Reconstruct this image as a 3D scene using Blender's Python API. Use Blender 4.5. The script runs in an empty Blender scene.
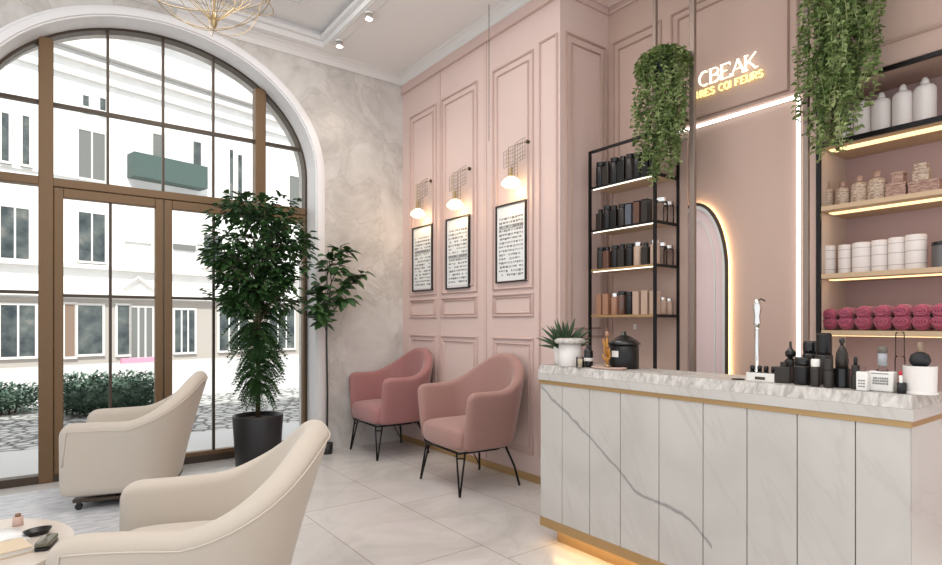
import bpy, bmesh, math, random
from mathutils import Vector, Matrix, noise
random.seed(7)
PI = math.pi
C = bpy.context.scene.collection
SC = bpy.context.scene

# ------------------------------------------------------------------ camera, world, lights, exposure
EYE = 1.10; FOC = 575.0
YAW = math.atan(429/575.0)
FW = (math.sin(YAW), math.cos(YAW)); RT = (math.cos(YAW), -math.sin(YAW))
cam = bpy.data.cameras.new('camera'); camo = bpy.data.objects.new('camera', cam); C.objects.link(camo)
camo.location = (0, 0, EYE); camo.rotation_euler = (PI/2, 0, -YAW)
cam.sensor_width = 36; cam.lens = FOC/942*36; cam.shift_y = 40.5/942; cam.clip_start = .05; cam.clip_end = 200
SC.camera = camo
SC.view_settings.view_transform = 'Standard'; SC.view_settings.look = 'None'
SC.view_settings.gamma = 1; SC.view_settings.use_curve_mapping = False
SC.view_settings.exposure = 0.40
w = bpy.data.worlds.new('sky'); SC.world = w; w.use_nodes = True
bgn = w.node_tree.nodes['Background']; bgn.inputs[0].default_value = (.93, .96, 1, 1); bgn.inputs[1].default_value = 1.0
def lamp(name, typ, loc, energy, color=(1,1,1), rot=(0,0,0), **kw):
    l = bpy.data.lights.new(name, typ); l.energy = energy; l.color = color
    for k, v in kw.items(): setattr(l, k, v)
    o = bpy.data.objects.new(name, l); C.objects.link(o); o.location = loc; o.rotation_euler = rot
    return o
lamp('sun', 'SUN', (0, -5, 12), 3.7, (1, .97, .92), (math.radians(42), 0, math.radians(-12)), angle=math.radians(3))
# unseen area lamp added as interior fill, standing in for salon ceiling lights
lamp('overhead_fill_light', 'AREA', (.2, .2, 3.38), 34, (1, .95, .9), (0, 0, 0), shape='RECTANGLE', size=2.6, size_y=2.6)
lamp('overhead_fill_light', 'AREA', (1.0, 2.9, 3.50), 34, (1, .96, .93), (0, 0, 0), shape='RECTANGLE', size=1.2, size_y=2.2)  # second added fill lamp, below the tray, without any fixture

def ray(px):
    u = (px-471)/FOC
    return FW[0]+u*RT[0], FW[1]+u*RT[1]
def yx(px, X):                      # where the line of sight of a column meets the plane x = X
    r = ray(px); t = X/r[0]; return r[1]*t
def dist(x, y): return x*FW[0]+y*FW[1]

# ------------------------------------------------------------------ materials
def mat(name, col, rough=.6, metal=0, emit=None, es=0, bump=0, bscale=40, sheen=0, coat=0, spec=None, alpha=None):
    m = bpy.data.materials.new(name); m.use_nodes = True; nt = m.node_tree
    b = nt.nodes['Principled BSDF']
    b.inputs['Base Color'].default_value = (*col, 1); b.inputs['Roughness'].default_value = rough
    b.inputs['Metallic'].default_value = metal
    if emit: b.inputs['Emission Color'].default_value = (*emit, 1); b.inputs['Emission Strength'].default_value = es
    if sheen: b.inputs['Sheen Weight'].default_value = sheen; b.inputs['Sheen Roughness'].default_value = .4
    if coat: b.inputs['Coat Weight'].default_value = coat
    if spec is not None: b.inputs['Specular IOR Level'].default_value = spec
    if bump:
        tc = nt.nodes.new('ShaderNodeTexCoord'); n = nt.nodes.new('ShaderNodeTexNoise'); n.inputs['Scale'].default_value = bscale
        n.inputs['Detail'].default_value = 4
        bp = nt.nodes.new('ShaderNodeBump'); bp.inputs['Strength'].default_value = bump; bp.inputs['Distance'].default_value = .004
        nt.links.new(tc.outputs['Object'], n.inputs['Vector']); nt.links.new(n.outputs[0], bp.inputs['Height'])
        nt.links.new(bp.outputs[0], b.inputs['Normal'])
    return m
def ramp_noise(m, scale, stops, detail=5, distort=0, coord='Object', stretch=(1,1,1), rot=(0,0,0), rough=.55):
    nt = m.node_tree; b = nt.nodes['Principled BSDF']
    tc = nt.nodes.new('ShaderNodeTexCoord'); mp = nt.nodes.new('ShaderNodeMapping')
    mp.inputs['Scale'].default_value = stretch; mp.inputs['Rotation'].default_value = rot
    n = nt.nodes.new('ShaderNodeTexNoise'); n.inputs['Scale'].default_value = scale
    n.inputs['Detail'].default_value = detail; n.inputs['Distortion'].default_value = distort; n.inputs['Roughness'].default_value = rough
    r = nt.nodes.new('ShaderNodeValToRGB'); cr = r.color_ramp
    while len(cr.elements) < len(stops): cr.elements.new(.5)
    for e, (p, c) in zip(cr.elements, stops): e.position = p; e.color = (*c, 1)
    nt.links.new(tc.outputs[coord], mp.inputs['Vector']); nt.links.new(mp.outputs[0], n.inputs['Vector'])
    nt.links.new(n.outputs[0], r.inputs[0]); nt.links.new(r.outputs[0], b.inputs['Base Color'])
    return nt, b, mp, r
def band_noise(nt, vec, scale, width, col_socket_in, vein_col, detail=4, distort=1.2, strength=1.0, lo=.5):
    """thin veins where a noise crosses its middle value, mixed over a colour"""
    n = nt.nodes.new('ShaderNodeTexNoise'); n.inputs['Scale'].default_value = scale; n.inputs['Detail'].default_value = detail
    n.inputs['Distortion'].default_value = distort
    nt.links.new(vec, n.inputs['Vector'])
    s = nt.nodes.new('ShaderNodeMath'); s.operation = 'SUBTRACT'; s.inputs[1].default_value = lo; nt.links.new(n.outputs[0], s.inputs[0])
    a = nt.nodes.new('ShaderNodeMath'); a.operation = 'ABSOLUTE'; nt.links.new(s.outputs[0], a.inputs[0])
    mr = nt.nodes.new('ShaderNodeMapRange'); mr.inputs['From Min'].default_value = 0; mr.inputs['From Max'].default_value = width
    mr.inputs['To Min'].default_value = strength; mr.inputs['To Max'].default_value = 0; nt.links.new(a.outputs[0], mr.inputs['Value'])
    mx = nt.nodes.new('ShaderNodeMix'); mx.data_type = 'RGBA'; mx.inputs['B'].default_value = (*vein_col, 1)
    nt.links.new(mr.outputs[0], mx.inputs['Factor']); nt.links.new(col_socket_in, mx.inputs['A'])
    return mx.outputs['Result']

M = {}
M['pink_wall'] = mat('pink_wall', (.65, .50, .455), .65, bump=.05, bscale=200)
M['pink_mould'] = mat('pink_moulding', (.61, .455, .41), .5)
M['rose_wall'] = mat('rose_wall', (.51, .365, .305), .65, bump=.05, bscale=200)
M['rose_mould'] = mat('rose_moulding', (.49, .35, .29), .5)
M['white_paint'] = mat('white_paint', (.74, .72, .70), .6)
M['ceiling_paint'] = mat('ceiling_paint', (.80, .785, .775), .7)
M['reveal'] = mat('white_reveal', (.78, .77, .77), .6)
M['bronze'] = mat('bronze_frame', (.17, .10, .048), .45, .25)
M['dark_bronze'] = mat('dark_bronze', (.07, .05, .035), .45, .4)
M['black_metal'] = mat('black_metal', (.012, .011, .011), .35, .6)
M['black_gloss'] = mat('black_gloss', (.010, .010, .010), .15)
M['black_matte'] = mat('black_matte', (.014, .014, .015), .6)
M['brass'] = mat('brass', (.42, .31, .16), .35, .8)
M['brass_satin'] = mat('satin_brass_trim', (.46, .30, .14), .4, .6)
M['pole'] = mat('taupe_metal', (.26, .20, .165), .4, .5)
M['wood_shelf'] = mat('pale_wood', (.56, .40, .25), .5)
M['cream'] = mat('cream_fabric', (.54, .475, .40), .85, bump=.25, bscale=350, sheen=.25)
M['cream_pipe'] = mat('cream_piping', (.62, .55, .47), .7)
M['velvet'] = mat('pink_velvet', (.34, .19, .165), .75, sheen=.35, bump=.1, bscale=120)
M['velvet_rose'] = mat('rose_velvet', (.345, .155, .15), .75, sheen=.35, bump=.1, bscale=120)
M['pot_black'] = mat('black_pot', (.018, .018, .02), .45)
M['white_ceramic'] = mat('white_ceramic', (.74, .70, .67), .35)
M['white_plastic'] = mat('white_plastic', (.76, .70, .67), .4)
M['soil'] = mat('soil', (.03, .02, .014), .95, bump=.6, bscale=80)
M['bark'] = mat('bark', (.10, .06, .035), .85, bump=.5, bscale=60)
M['leaf'] = mat('dark_leaf', (.028, .075, .022), .45)
ramp_noise(M['leaf'], 9, [(.3, (.012, .042, .012)), (.7, (.055, .13, .035))])
M['leaf_vine'] = mat('vine_leaf', (.10, .2, .05), .5)
ramp_noise(M['leaf_vine'], 14, [(.34, (.06, .11, .025)), (.5, (.17, .24, .075)), (.64, (.38, .44, .20))])
M['leaf_grey'] = mat('agave_leaf', (.035, .07, .03), .5)
M['hedge'] = mat('hedge_leaf', (.10, .19, .11), .7)
ramp_noise(M['hedge'], 7, [(.3, (.03, .07, .045)), (.7, (.13, .19, .14))])
M['led'] = mat('led_white', (1, 1, 1), .5, emit=(1, .95, .90), es=2.6)
M['led_warm'] = mat('led_warm', (1, .9, .7), .5, emit=(1, .68, .32), es=1.15)
M['led_floor'] = mat('led_floor', (1, .9, .7), .5, emit=(1, .66, .28), es=6)
M['led_shelf'] = mat('led_shelf', (1, 1, 1), .5, emit=(1, .88, .72), es=1.5)
M['led_arch'] = mat('led_arch', (1, .9, .7), .5, emit=(1, .70, .36), es=12)
M['lamp_glow'] = mat('lamp_glow', (1, .9, .75), .5, emit=(1, .78, .38), es=2.1)
M['spot_glow'] = mat('spot_glow', (1, .95, .9), .5, emit=(1, .88, .72), es=14)
M['sign_white'] = mat('sign_white', (1, 1, .9), .4, emit=(1, .93, .72), es=.8)
M['sign_gold'] = mat('sign_gold', (1, .85, .4), .4, emit=(1, .86, .36), es=.7)
M['chrome'] = mat('chrome', (.75, .74, .72), .12, 1)
M['silver'] = mat('silver_wire', (.16, .14, .12), .35, .5)
M['paper'] = mat('poster_paper', (.74, .75, .74), .7)
M['ink'] = mat('poster_ink', (.20, .20, .20), .8)
M['ink_mid'] = mat('poster_ink_grey', (.40, .41, .41), .8)
M['towel'] = mat('raspberry_towel', (.43, .09, .15), .95, bump=1.0, bscale=140, sheen=.5)
M['amber'] = mat('amber_glass', (.45, .2, .03), .2)
M['dark_glass'] = mat('dark_glass', (.010, .009, .009), .3, spec=.35)
M['smoke_glass'] = mat('smoke_glass', (.032, .026, .022), .3, spec=.35)
M['brown_glass'] = mat('brown_glass', (.12, .055, .035), .2, coat=.4)
M['blue_glass'] = mat('slate_blue_jar', (.10, .11, .14), .25, coat=.4)
M['beige_jar'] = mat('beige_jar', (.48, .34, .26), .35)
M['copper_jar'] = mat('copper_jar', (.36, .19, .12), .35)
M['tan_print'] = mat('tan_print', (.52, .40, .31), .7)
ramp_noise(M['tan_print'], 60, [(.42, (.36, .25, .18)), (.58, (.62, .5, .4))], stretch=(1, 1, 2.5))
M['rose_box'] = mat('rose_box', (.45, .27, .22), .7)
ramp_noise(M['rose_box'], 50, [(.42, (.34, .2, .16)), (.6, (.54, .36, .29))], stretch=(1, 1, 3))
M['label_white'] = mat('label_white', (.78, .76, .72), .5)
M['red'] = mat('red_plastic', (.55, .02, .04), .4)
M['skin_card'] = mat('pinkish_card', (.55, .38, .32), .6)
M['wood'] = mat('brown_wood', (.22, .12, .07), .45)
ramp_noise(M['wood'], 6, [(.3, (.15, .08, .045)), (.7, (.30, .18, .11))], stretch=(1, 10, 1))
M['facade'] = mat('white_stucco', (.80, .79, .76), .9, bump=.4, bscale=3)
ramp_noise(M['facade'], 1.3, [(.35, (.74, .73, .71)), (.65, (.84, .83, .81))])
M['facade_trim'] = mat('facade_trim', (.66, .64, .61), .9)
M['facade_lower'] = mat('facade_lower', (.40, .365, .33), .9)
M['facade_glass'] = mat('facade_window_glass', (.045, .06, .065), .2)
ramp_noise(M['facade_glass'], 2.2, [(.35, (.025, .035, .04)), (.6, (.10, .115, .11)), (.75, (.22, .21, .18))])
M['shutter'] = mat('facade_shutter', (.16, .165, .155), .6)
M['facade_brown'] = mat('facade_brown_wood', (.22, .15, .11), .7)
M['green_panel'] = mat('green_awning', (.065, .10, .09), .6)
M['pavement'] = mat('pale_pavement', (.62, .61, .60), .9, bump=.3, bscale=6)
M['street'] = mat('pale_street', (.50, .49, .48), .9)

# glass that lets daylight through and still reflects
def glass_mat(name, tint=(1, 1, 1), k=.10):
    m = bpy.data.materials.new(name); m.use_nodes = True; nt = m.node_tree; nt.nodes.clear()
    o = nt.nodes.new('ShaderNodeOutputMaterial'); mx = nt.nodes.new('ShaderNodeMixShader')
    t = nt.nodes.new('ShaderNodeBsdfTransparent'); g = nt.nodes.new('ShaderNodeBsdfGlossy')
    t.inputs[0].default_value = (*tint, 1); g.inputs['Roughness'].default_value = .03
    fr = nt.nodes.new('ShaderNodeLayerWeight'); fr.inputs[0].default_value = k
    nt.links.new(fr.outputs['Fresnel'], mx.inputs[0]); nt.links.new(t.outputs[0], mx.inputs[1]); nt.links.new(g.outputs[0], mx.inputs[2])
    nt.links.new(mx.outputs[0], o.inputs[0]); return m
M['window_glass'] = glass_mat('window_glass', (.97, .985, .98), .05)
M['clear_glass'] = glass_mat('clear_jar_glass', (.93, .92, .91), .2)
M['smoke_clear'] = glass_mat('smoked_clear_glass', (.30, .27, .25), .3)

# stone-look plaster of the window wall
m = mat('marbled_plaster', (.5, .47, .44), .6); M['plaster'] = m
nt, b, mp, r = ramp_noise(m, 2.6, [(.30, (.40, .375, .345)), (.46, (.53, .50, .47)), (.56, (.60, .57, .54)), (.72, (.68, .66, .63))], detail=9, distort=.5, rough=.68)
out = band_noise(nt, mp.outputs[0], 2.6, .02, r.outputs[0], (.40, .365, .33), 7, .7, .45)
nt.links.new(out, b.inputs['Base Color'])
# marble of the counter cladding: pale with faint slanting streaks
def marble(name, base, dark, streak, vein=True, rough=.3):
    m = mat(name, base, rough); nt = m.node_tree
    nt, b, mp, r = ramp_noise(m, 2.0, [(.3, dark), (.6, base), (.8, tuple(min(1, c*1.06) for c in base))], detail=6, distort=.6)
    mp1 = nt.nodes.new('ShaderNodeMapping'); mp1.inputs['Rotation'].default_value = (math.radians(30), 0, 0)
    mp2 = nt.nodes.new('ShaderNodeMapping'); mp2.inputs['Scale'].default_value = (1, 4.5, .6)
    nt.links.new(mp1.outputs[0], mp2.inputs['Vector'])
    tc = [n for n in nt.nodes if n.type == 'TEX_COORD'][0]
    nt.links.new(tc.outputs['Object'], mp1.inputs['Vector'])
    out = band_noise(nt, mp2.outputs[0], 1.5, .018, r.outputs[0], streak, 3, .3, .5) if vein else r.outputs[0]
    nt.links.new(out, b.inputs['Base Color']); return m
M['marble'] = marble('pale_marble', (.54, .52, .49), (.47, .45, .42), (.42, .39, .37))
m = mat('grey_veined_marble', (.6, .57, .54), .45); M['marble_top'] = m
nt, b, mp, r = ramp_noise(m, 20, [(.34, (.32, .30, .28)), (.5, (.47, .445, .415)), (.66, (.60, .575, .54))], detail=6, distort=1.4, stretch=(1, 1.8, .7), rot=(.75, 0, 0))
bp = nt.nodes.new('ShaderNodeBump'); bp.inputs['Strength'].default_value = .5; bp.inputs['Distance'].default_value = .006
nt.links.new(r.outputs[0], bp.inputs['Height']); nt.links.new(bp.outputs[0], b.inputs['Normal'])
# floor: large stone tiles in running rows, thin joints
m = mat('stone_tile_floor', (.6, .57, .54), .22); M['floor'] = m
nt, b, mp, r = ramp_noise(m, 1.5, [(.3, (.50, .475, .45)), (.5, (.62, .59, .565)), (.72, (.68, .655, .63))], detail=9, distort=1.0, rough=.65)
out = band_noise(nt, mp.outputs[0], 1.2, .02, r.outputs[0], (.50, .46, .43), 6, 1.2, .35)
tc = nt.nodes.new('ShaderNodeTexCoord'); mpf = nt.nodes.new('ShaderNodeMapping')
mpf.inputs['Rotation'].default_value = (0, 0, PI/2); mpf.inputs['Location'].default_value = (0, -.145, 0)
nt.links.new(tc.outputs['Object'], mpf.inputs['Vector'])
sep = nt.nodes.new('ShaderNodeSeparateXYZ'); nt.links.new(tc.outputs['Object'], sep.inputs[0])
cmb = nt.nodes.new('ShaderNodeCombineXYZ')
ax = nt.nodes.new('ShaderNodeMath'); ax.operation = 'ADD'; ax.inputs[1].default_value = -.05+10; nt.links.new(sep.outputs['Y'], ax.inputs[0])
ay = nt.nodes.new('ShaderNodeMath'); ay.operation = 'ADD'; ay.inputs[1].default_value = -.14+10*.535; nt.links.new(sep.outputs['X'], ay.inputs[0])
nt.links.new(ax.outputs[0], cmb.inputs['X']); nt.links.new(ay.outputs[0], cmb.inputs['Y'])
bk = nt.nodes.new('ShaderNodeTexBrick'); bk.inputs['Scale'].default_value = 1; bk.inputs['Brick Width'].default_value = 1.0
bk.inputs['Row Height'].default_value = .535; bk.inputs['Mortar Size'].default_value = .003; bk.inputs['Mortar Smooth'].default_value = .1
bk.offset = .8; bk.inputs['Color1'].default_value = (1, 1, 1, 1); bk.inputs['Color2'].default_value = (.93, .93, .93, 1)
bk.inputs['Mortar'].default_value = (.62, .58, .55, 1)
nt.links.new(cmb.outputs[0], bk.inputs['Vector'])
mx = nt.nodes.new('ShaderNodeMix'); mx.data_type = 'RGBA'; mx.blend_type = 'MULTIPLY'; mx.inputs['Factor'].default_value = 1
nt.links.new(out, mx.inputs['A']); nt.links.new(bk.outputs[0], mx.inputs['B']); nt.links.new(mx.outputs['Result'], b.inputs['Base Color'])
# cobbles
m = mat('cobblestone', (.4, .39, .37), .9); M['cobble'] = m; nt = m.node_tree; b = nt.nodes['Principled BSDF']
tc = nt.nodes.new('ShaderNodeTexCoord'); v = nt.nodes.new('ShaderNodeTexVoronoi'); v.inputs['Scale'].default_value = 7; v.feature = 'DISTANCE_TO_EDGE'
r = nt.nodes.new('ShaderNodeValToRGB'); r.color_ramp.elements[0].color = (.10, .10, .09, 1); r.color_ramp.elements[0].position = .02
r.color_ramp.elements[1].color = (.55, .54, .52, 1); r.color_ramp.elements[1].position = .18
nt.links.new(tc.outputs['Object'], v.inputs['Vector']); nt.links.new(v.outputs[0], r.inputs[0]); nt.links.new(r.outputs[0], b.inputs['Base Color'])
# mosaic by the window
m = mat('silver_rug', (.5, .52, .55), .45); M['rug'] = m
ramp_noise(m, 10, [(.35, (.42, .43, .45)), (.65, (.66, .67, .69))], detail=6, distort=.4, stretch=(1, 3.5, 1), rot=(0, 0, -.64))

# ------------------------------------------------------------------ mesh helpers
class MB:
    def __init__(s): s.bm = bmesh.new()
    def box(s, x0, x1, y0, y1, z0, z1, mx=None):
        vs = [s.bm.verts.new(Vector(p)) for p in ((x0,y0,z0),(x1,y0,z0),(x1,y1,z0),(x0,y1,z0),(x0,y0,z1),(x1,y0,z1),(x1,y1,z1),(x0,y1,z1))]
        if mx is not None:
            for v in vs: v.co = mx @ v.co
        for f in ((3,2,1,0),(4,5,6,7),(0,1,5,4),(1,2,6,5),(2,3,7,6),(3,0,4,7)): s.bm.faces.new([vs[i] for i in f])
        return s
    def poly(s, pts): return s.bm.faces.new([s.bm.verts.new(Vector(p)) for p in pts])
    def grid(s, rows, cu=False, cv=False):
        R = [[s.bm.verts.new(Vector(p)) for p in r] for r in rows]
        n = len(R); k = len(R[0])
        for i in range(n if cu else n-1):
            for j in range(k if cv else k-1):
                s.bm.faces.new([R[i][j], R[(i+1) % n][j], R[(i+1) % n][(j+1) % k], R[i][(j+1) % k]])
        return R
    def cap(s, ring, flip=False):
        try: s.bm.faces.new(ring[::-1] if flip else ring)
        except ValueError: pass
    def lathe(s, prof, c=(0,0,0), seg=24, sx=1, sy=1):
        rows = []
        for r, z in prof:
            rows.append([(c[0]+max(r, .0004)*sx*math.cos(2*PI*k/seg), c[1]+max(r, .0004)*sy*math.sin(2*PI*k/seg), c[2]+z) for k in range(seg)])
        R = s.grid(rows, cv=True); s.cap(R[0]); s.cap(R[-1], True); return s
    def tube(s, pts, r, seg=8, closed=False):
        P = [Vector(p) for p in pts]; n = len(P); rows = []
        up = Vector((0,0,1)); prev = None
        for i, p in enumerate(P):
            a = P[(i-1) % n] if (closed or i > 0) else P[0]; b2 = P[(i+1) % n] if (closed or i < n-1) else P[-1]
            t = (b2-a); t = t.normalized() if t.length > 1e-9 else Vector((0,0,1))
            if prev is None:
                q = t.cross(up)
                if q.length < 1e-3: q = t.cross(Vector((1,0,0)))
                q.normalize()
            else:
                q = prev - t*prev.dot(t)
                q.normalize()
            prev = q; w2 = t.cross(q)
            rr = r[i] if isinstance(r, (list, tuple)) else r
            rows.append([p + q*rr*math.cos(2*PI*k/seg) + w2*rr*math.sin(2*PI*k/seg) for k in range(seg)])
        R = s.grid(rows, cu=closed, cv=True)
        if not closed: s.cap(R[0]); s.cap(R[-1], True)
        return s
    def leaf(s, p, d, n, L, W, fold=.25, curl=.15):
        d = Vector(d).normalized(); n = Vector(n); sd = d.cross(n)
        if sd.length < 1e-3: sd = d.orthogonal()
        sd.normalize(); n = sd.cross(d)
        p = Vector(p)
        a = p; m1 = p+d*L*.35; m2 = p+d*L*.72-n*L*curl*.5; t = p+d*L-n*L*curl
        l1 = m1+sd*W*.5+n*W*fold; r1 = m1-sd*W*.5+n*W*fold; l2 = m2+sd*W*.38+n*W*fold*.7; r2 = m2-sd*W*.38+n*W*fold*.7
        v = [s.bm.verts.new(q) for q in (a, l1, r1, m1, l2, r2, m2, t)]
        for f in ((0,3,1),(0,2,3),(1,3,6,4),(3,2,5,6),(4,6,7),(6,5,7)): s.bm.faces.new([v[i] for i in f])
    def build(s, name, m, parent=None, smooth=False, bevel=0, bseg=2, sub=0, loc=None, rotz=0, fix=True):
        if fix: bmesh.ops.recalc_face_normals(s.bm, faces=s.bm.faces)
        me = bpy.data.meshes.new(name); s.bm.to_mesh(me); s.bm.free()
        o = bpy.data.objects.new(name, me); C.objects.link(o)
        if m: me.materials.append(m)
        if smooth:
            for p in me.polygons: p.use_smooth = True
        if bevel:
            bv = o.modifiers.new('bevel', 'BEVEL'); bv.width = bevel; bv.segments = bseg; bv.limit_method = 'ANGLE'; bv.angle_limit = math.radians(35)
            bv.harden_normals = False
            for p in me.polygons: p.use_smooth = True
            try: me.set_sharp_from_angle(angle=math.radians(40))
            except Exception: pass
        if sub:
            sb = o.modifiers.new('sub', 'SUBSURF'); sb.levels = sub; sb.render_levels = sub
        if parent: o.parent = parent
        if loc: o.location = loc
        if rotz: o.rotation_euler[2] = rotz
        return o
def tag(o, label, cat, group=None):
    o['label'] = label; o['category'] = cat
    if group: o['group'] = group
    return o
def thing(name, label, cat, loc=(0,0,0), rotz=0, group=None):
    o = bpy.data.objects.new(name, None); C.objects.link(o); o.empty_display_size = .05
    o.location = loc; o.rotation_euler = (0, 0, rotz); return tag(o, label, cat, group)
def struct(o): o['kind'] = 'structure'; return o
def dup(root, loc, rotz=None, label=None, scale=None):
    r = root.copy(); C.objects.link(r); r.location = loc
    if rotz is not None: r.rotation_euler = (0, 0, rotz)
    if scale is not None: r.scale = scale
    if label: r['label'] = label
    for ch in list(root.children):
        c = ch.copy(); C.objects.link(c); c.parent = r
        for g in list(ch.children):
            d = g.copy(); C.objects.link(d); d.parent = c
    return r
def sm(t): t = max(0, min(1, t)); return t*t*(3-2*t)

# ------------------------------------------------------------------ the room
XP = 2.732; YW = 4.735; YE = 2.682; XB = 3.211; H = 3.41; YG = 4.955
AXC, AA, AB, AZ = .745, 1.14, .935, 2.37
XN = 3.549; YN = 1.318
BACK = -2.6

struct(MB().box(-2.6, 4.0, BACK, 5.0, -.12, 0).build('floor', M['floor']))
def arch_z(x, a=AA, b=AB):
    u = (x-AXC)/a
    return AZ + b*math.sqrt(max(0, 1-u*u))
mb = MB(); y0, y1 = YW, YW+.42
WT = H+.25
mb.box(-2.6, AXC-AA, y0, y1, 0, WT); mb.box(AXC+AA, XP+.9, y0, y1, 0, WT)
N = 48; xs = [AXC-AA*math.cos(PI*k/N) for k in range(N+1)]
for i in range(N):
    a, b = xs[i], xs[i+1]; za, zb = arch_z(a), arch_z(b)
    mb.poly([(a,y0,za),(b,y0,zb),(b,y0,WT),(a,y0,WT)]); mb.poly([(a,y1,za),(b,y1,zb),(b,y1,WT),(a,y1,WT)])
    mb.poly([(a,y0,za),(b,y0,zb),(b,y1,zb),(a,y1,za)]); mb.poly([(a,y0,WT),(b,y0,WT),(b,y1,WT),(a,y1,WT)])
struct(mb.build('wall_back', M['plaster']))
# reveal lining, white, on the jambs and the soffit; moulded edge on the room side
def arch_path(a, b, zb=0.0, n=40):
    pts = [(AXC-a, zb), (AXC-a, AZ*.5)]
    pts += [(AXC-a*math.cos(PI*k/n), AZ+b*math.sin(PI*k/n)) for k in range(n+1)]
    pts += [(AXC+a, AZ*.5), (AXC+a, zb)]
    return pts
def arch_ring(mb, a0, b0, a1, b1, ya, yb, zb=0.0, cap=None):
    P = arch_path(a0, b0, zb); Q = arch_path(a1, b1, zb)
    rows = []
    for (x, z), (X, Z) in zip(P, Q):
        if cap: z = min(z, cap); Z = min(Z, cap)
        rows.append([(x, ya, z), (X, ya, Z), (X, yb, Z), (x, yb, z)])
    R = mb.grid(rows, cv=True); mb.cap(R[0]); mb.cap(R[-1], True)
mb = MB(); arch_ring(mb, AA-.012, AB-.012, AA+.002, AB+.002, YW-.006, YG-.03)
struct(mb.build('trim_1', M['reveal'], smooth=False))
mb = MB(); arch_ring(mb, AA-.002, AB-.002, AA+.045, AB+.045, YW-.022, YW+.002, cap=H-.004)
arch_ring(mb, AA+.046, AB+.046, AA+.07, AB+.062, YW-.010, YW+.002, cap=H-.004)
struct(mb.build('trim_2', M['reveal'], bevel=.004))

# window: bronze frame and glazing as one structure with parts
win = bpy.data.objects.new('window_1', None); C.objects.link(win); win.location = (AXC, YG, 0); struct(win)
def W(mb): return mb
X0, X1 = AXC-AA, AXC+AA
def L(x): return x-AXC
mb = MB()
P = arch_path(AA-.012, AB-.012, .0); Q = arch_path(AA-.030, AB-.030, .0)
R = mb.grid([[(L(x), -.03, z), (L(X), -.03, Z), (L(X), .05, Z), (L(x), .05, z)] for (x, z), (X, Z) in zip(P, Q)], cv=True)
mb.cap(R[0]); mb.cap(R[-1], True)
mb.build('outer_frame', M['dark_bronze'], win)
def vbar(mb, x, w_, z0, z1, dy=.04): mb.box(L(x)-w_/2, L(x)+w_/2, -dy, dy, z0, z1)
mb = MB()
vbar(mb, .022, .085, .0, arch_z(.022)-.03, .05); vbar(mb, 1.468, .085, 2.10, arch_z(1.468)-.03, .05)
mb.box(L(X0+.03), L(X1-.03), -.046, .046, 2.045, 2.105)
mb.build('mullion', M['bronze'], win, bevel=.006)
mb = MB(); mb.box(L(X0+.03), L(X1-.03), -.045, .045, 0, .055)
mb.build('sill_rail', M['dark_bronze'], win, bevel=.004)
mb = MB()
for x in (.385, .745, 1.105): vbar(mb, x, .016, 2.10, arch_z(x)-.03, .018)
mb.box(L(X0+.055), L(X1-.055), -.021, .021, 2.608, 2.634)
for a, b in ((X0+.03, -.02),):
    mb.box(L(a), L(b), -.02, .02, 1.30, 1.322); 
mb.build('glazing_bar', M['dark_bronze'], win)
# one pane of glass behind the bars
mb = MB(); pts = arch_path(AA-.03, AB-.03, .05)
front = [mb.bm.verts.new((L(x), .004, z)) for x, z in pts]; mb.bm.faces.new(front)
mb.build('pane', M['window_glass'], win)
# the double door under the transom
for nm, xa, xb, mun in (('door_1', .065, .742, .40), ('door_2', .748, X1-.032, 1.105)):
    d = bpy.data.objects.new(nm, None); C.objects.link(d); d.location = ((xa+xb)/2, YG-.012, 0); struct(d)
    c = (xa+xb)/2; h_ = (xb-xa)/2
    mb = MB()
    rs = .055 if nm == 'door_1' else .018
    mb.box(-h_, -h_+.055, -.03, .03, .02, 2.042); mb.box(h_-rs, h_, -.03, .03, .02, 2.042)
    mb.box(-h_+.055, h_-rs, -.03, .03, 1.975, 2.042); mb.box(-h_+.055, h_-rs, -.03, .03, .02, .085)
    mb.build('door_frame', M['bronze'], d, bevel=.005)
    mb = MB(); mb.box(mun-c-.009, mun-c+.009, -.016, .016, .085, 1.975); mb.box(-h_+.055, h_-.055, -.017, .017, 1.283, 1.303)
    mb.build('glazing_bar', M['dark_bronze'], d)

# pink wall with the projecting corner, recess wall and niche wall
struct(MB().box(XP, XP+.9, YE, YW+.1, 0, H+.2).build('wall_right', M['pink_wall']))
mb = MB(); mb.box(XB, 4.0, YN, YE, 0, H+.2); mb.box(XN+.03, 4.0, BACK, YN, 0, H+.2); mb.box(XB, XN+.03, BACK, YN, 2.32, H+.2)
struct(mb.build('wall_recess', M['rose_wall']))
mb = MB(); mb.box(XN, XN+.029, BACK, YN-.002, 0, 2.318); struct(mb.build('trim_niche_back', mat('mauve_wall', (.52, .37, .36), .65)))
struct(MB().box(XB+.001, XN, YN-.014, YN-.001, 0, 2.318).build('trim_niche_side', mat('beige_niche_side', (.62, .50, .42), .6)))

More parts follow.
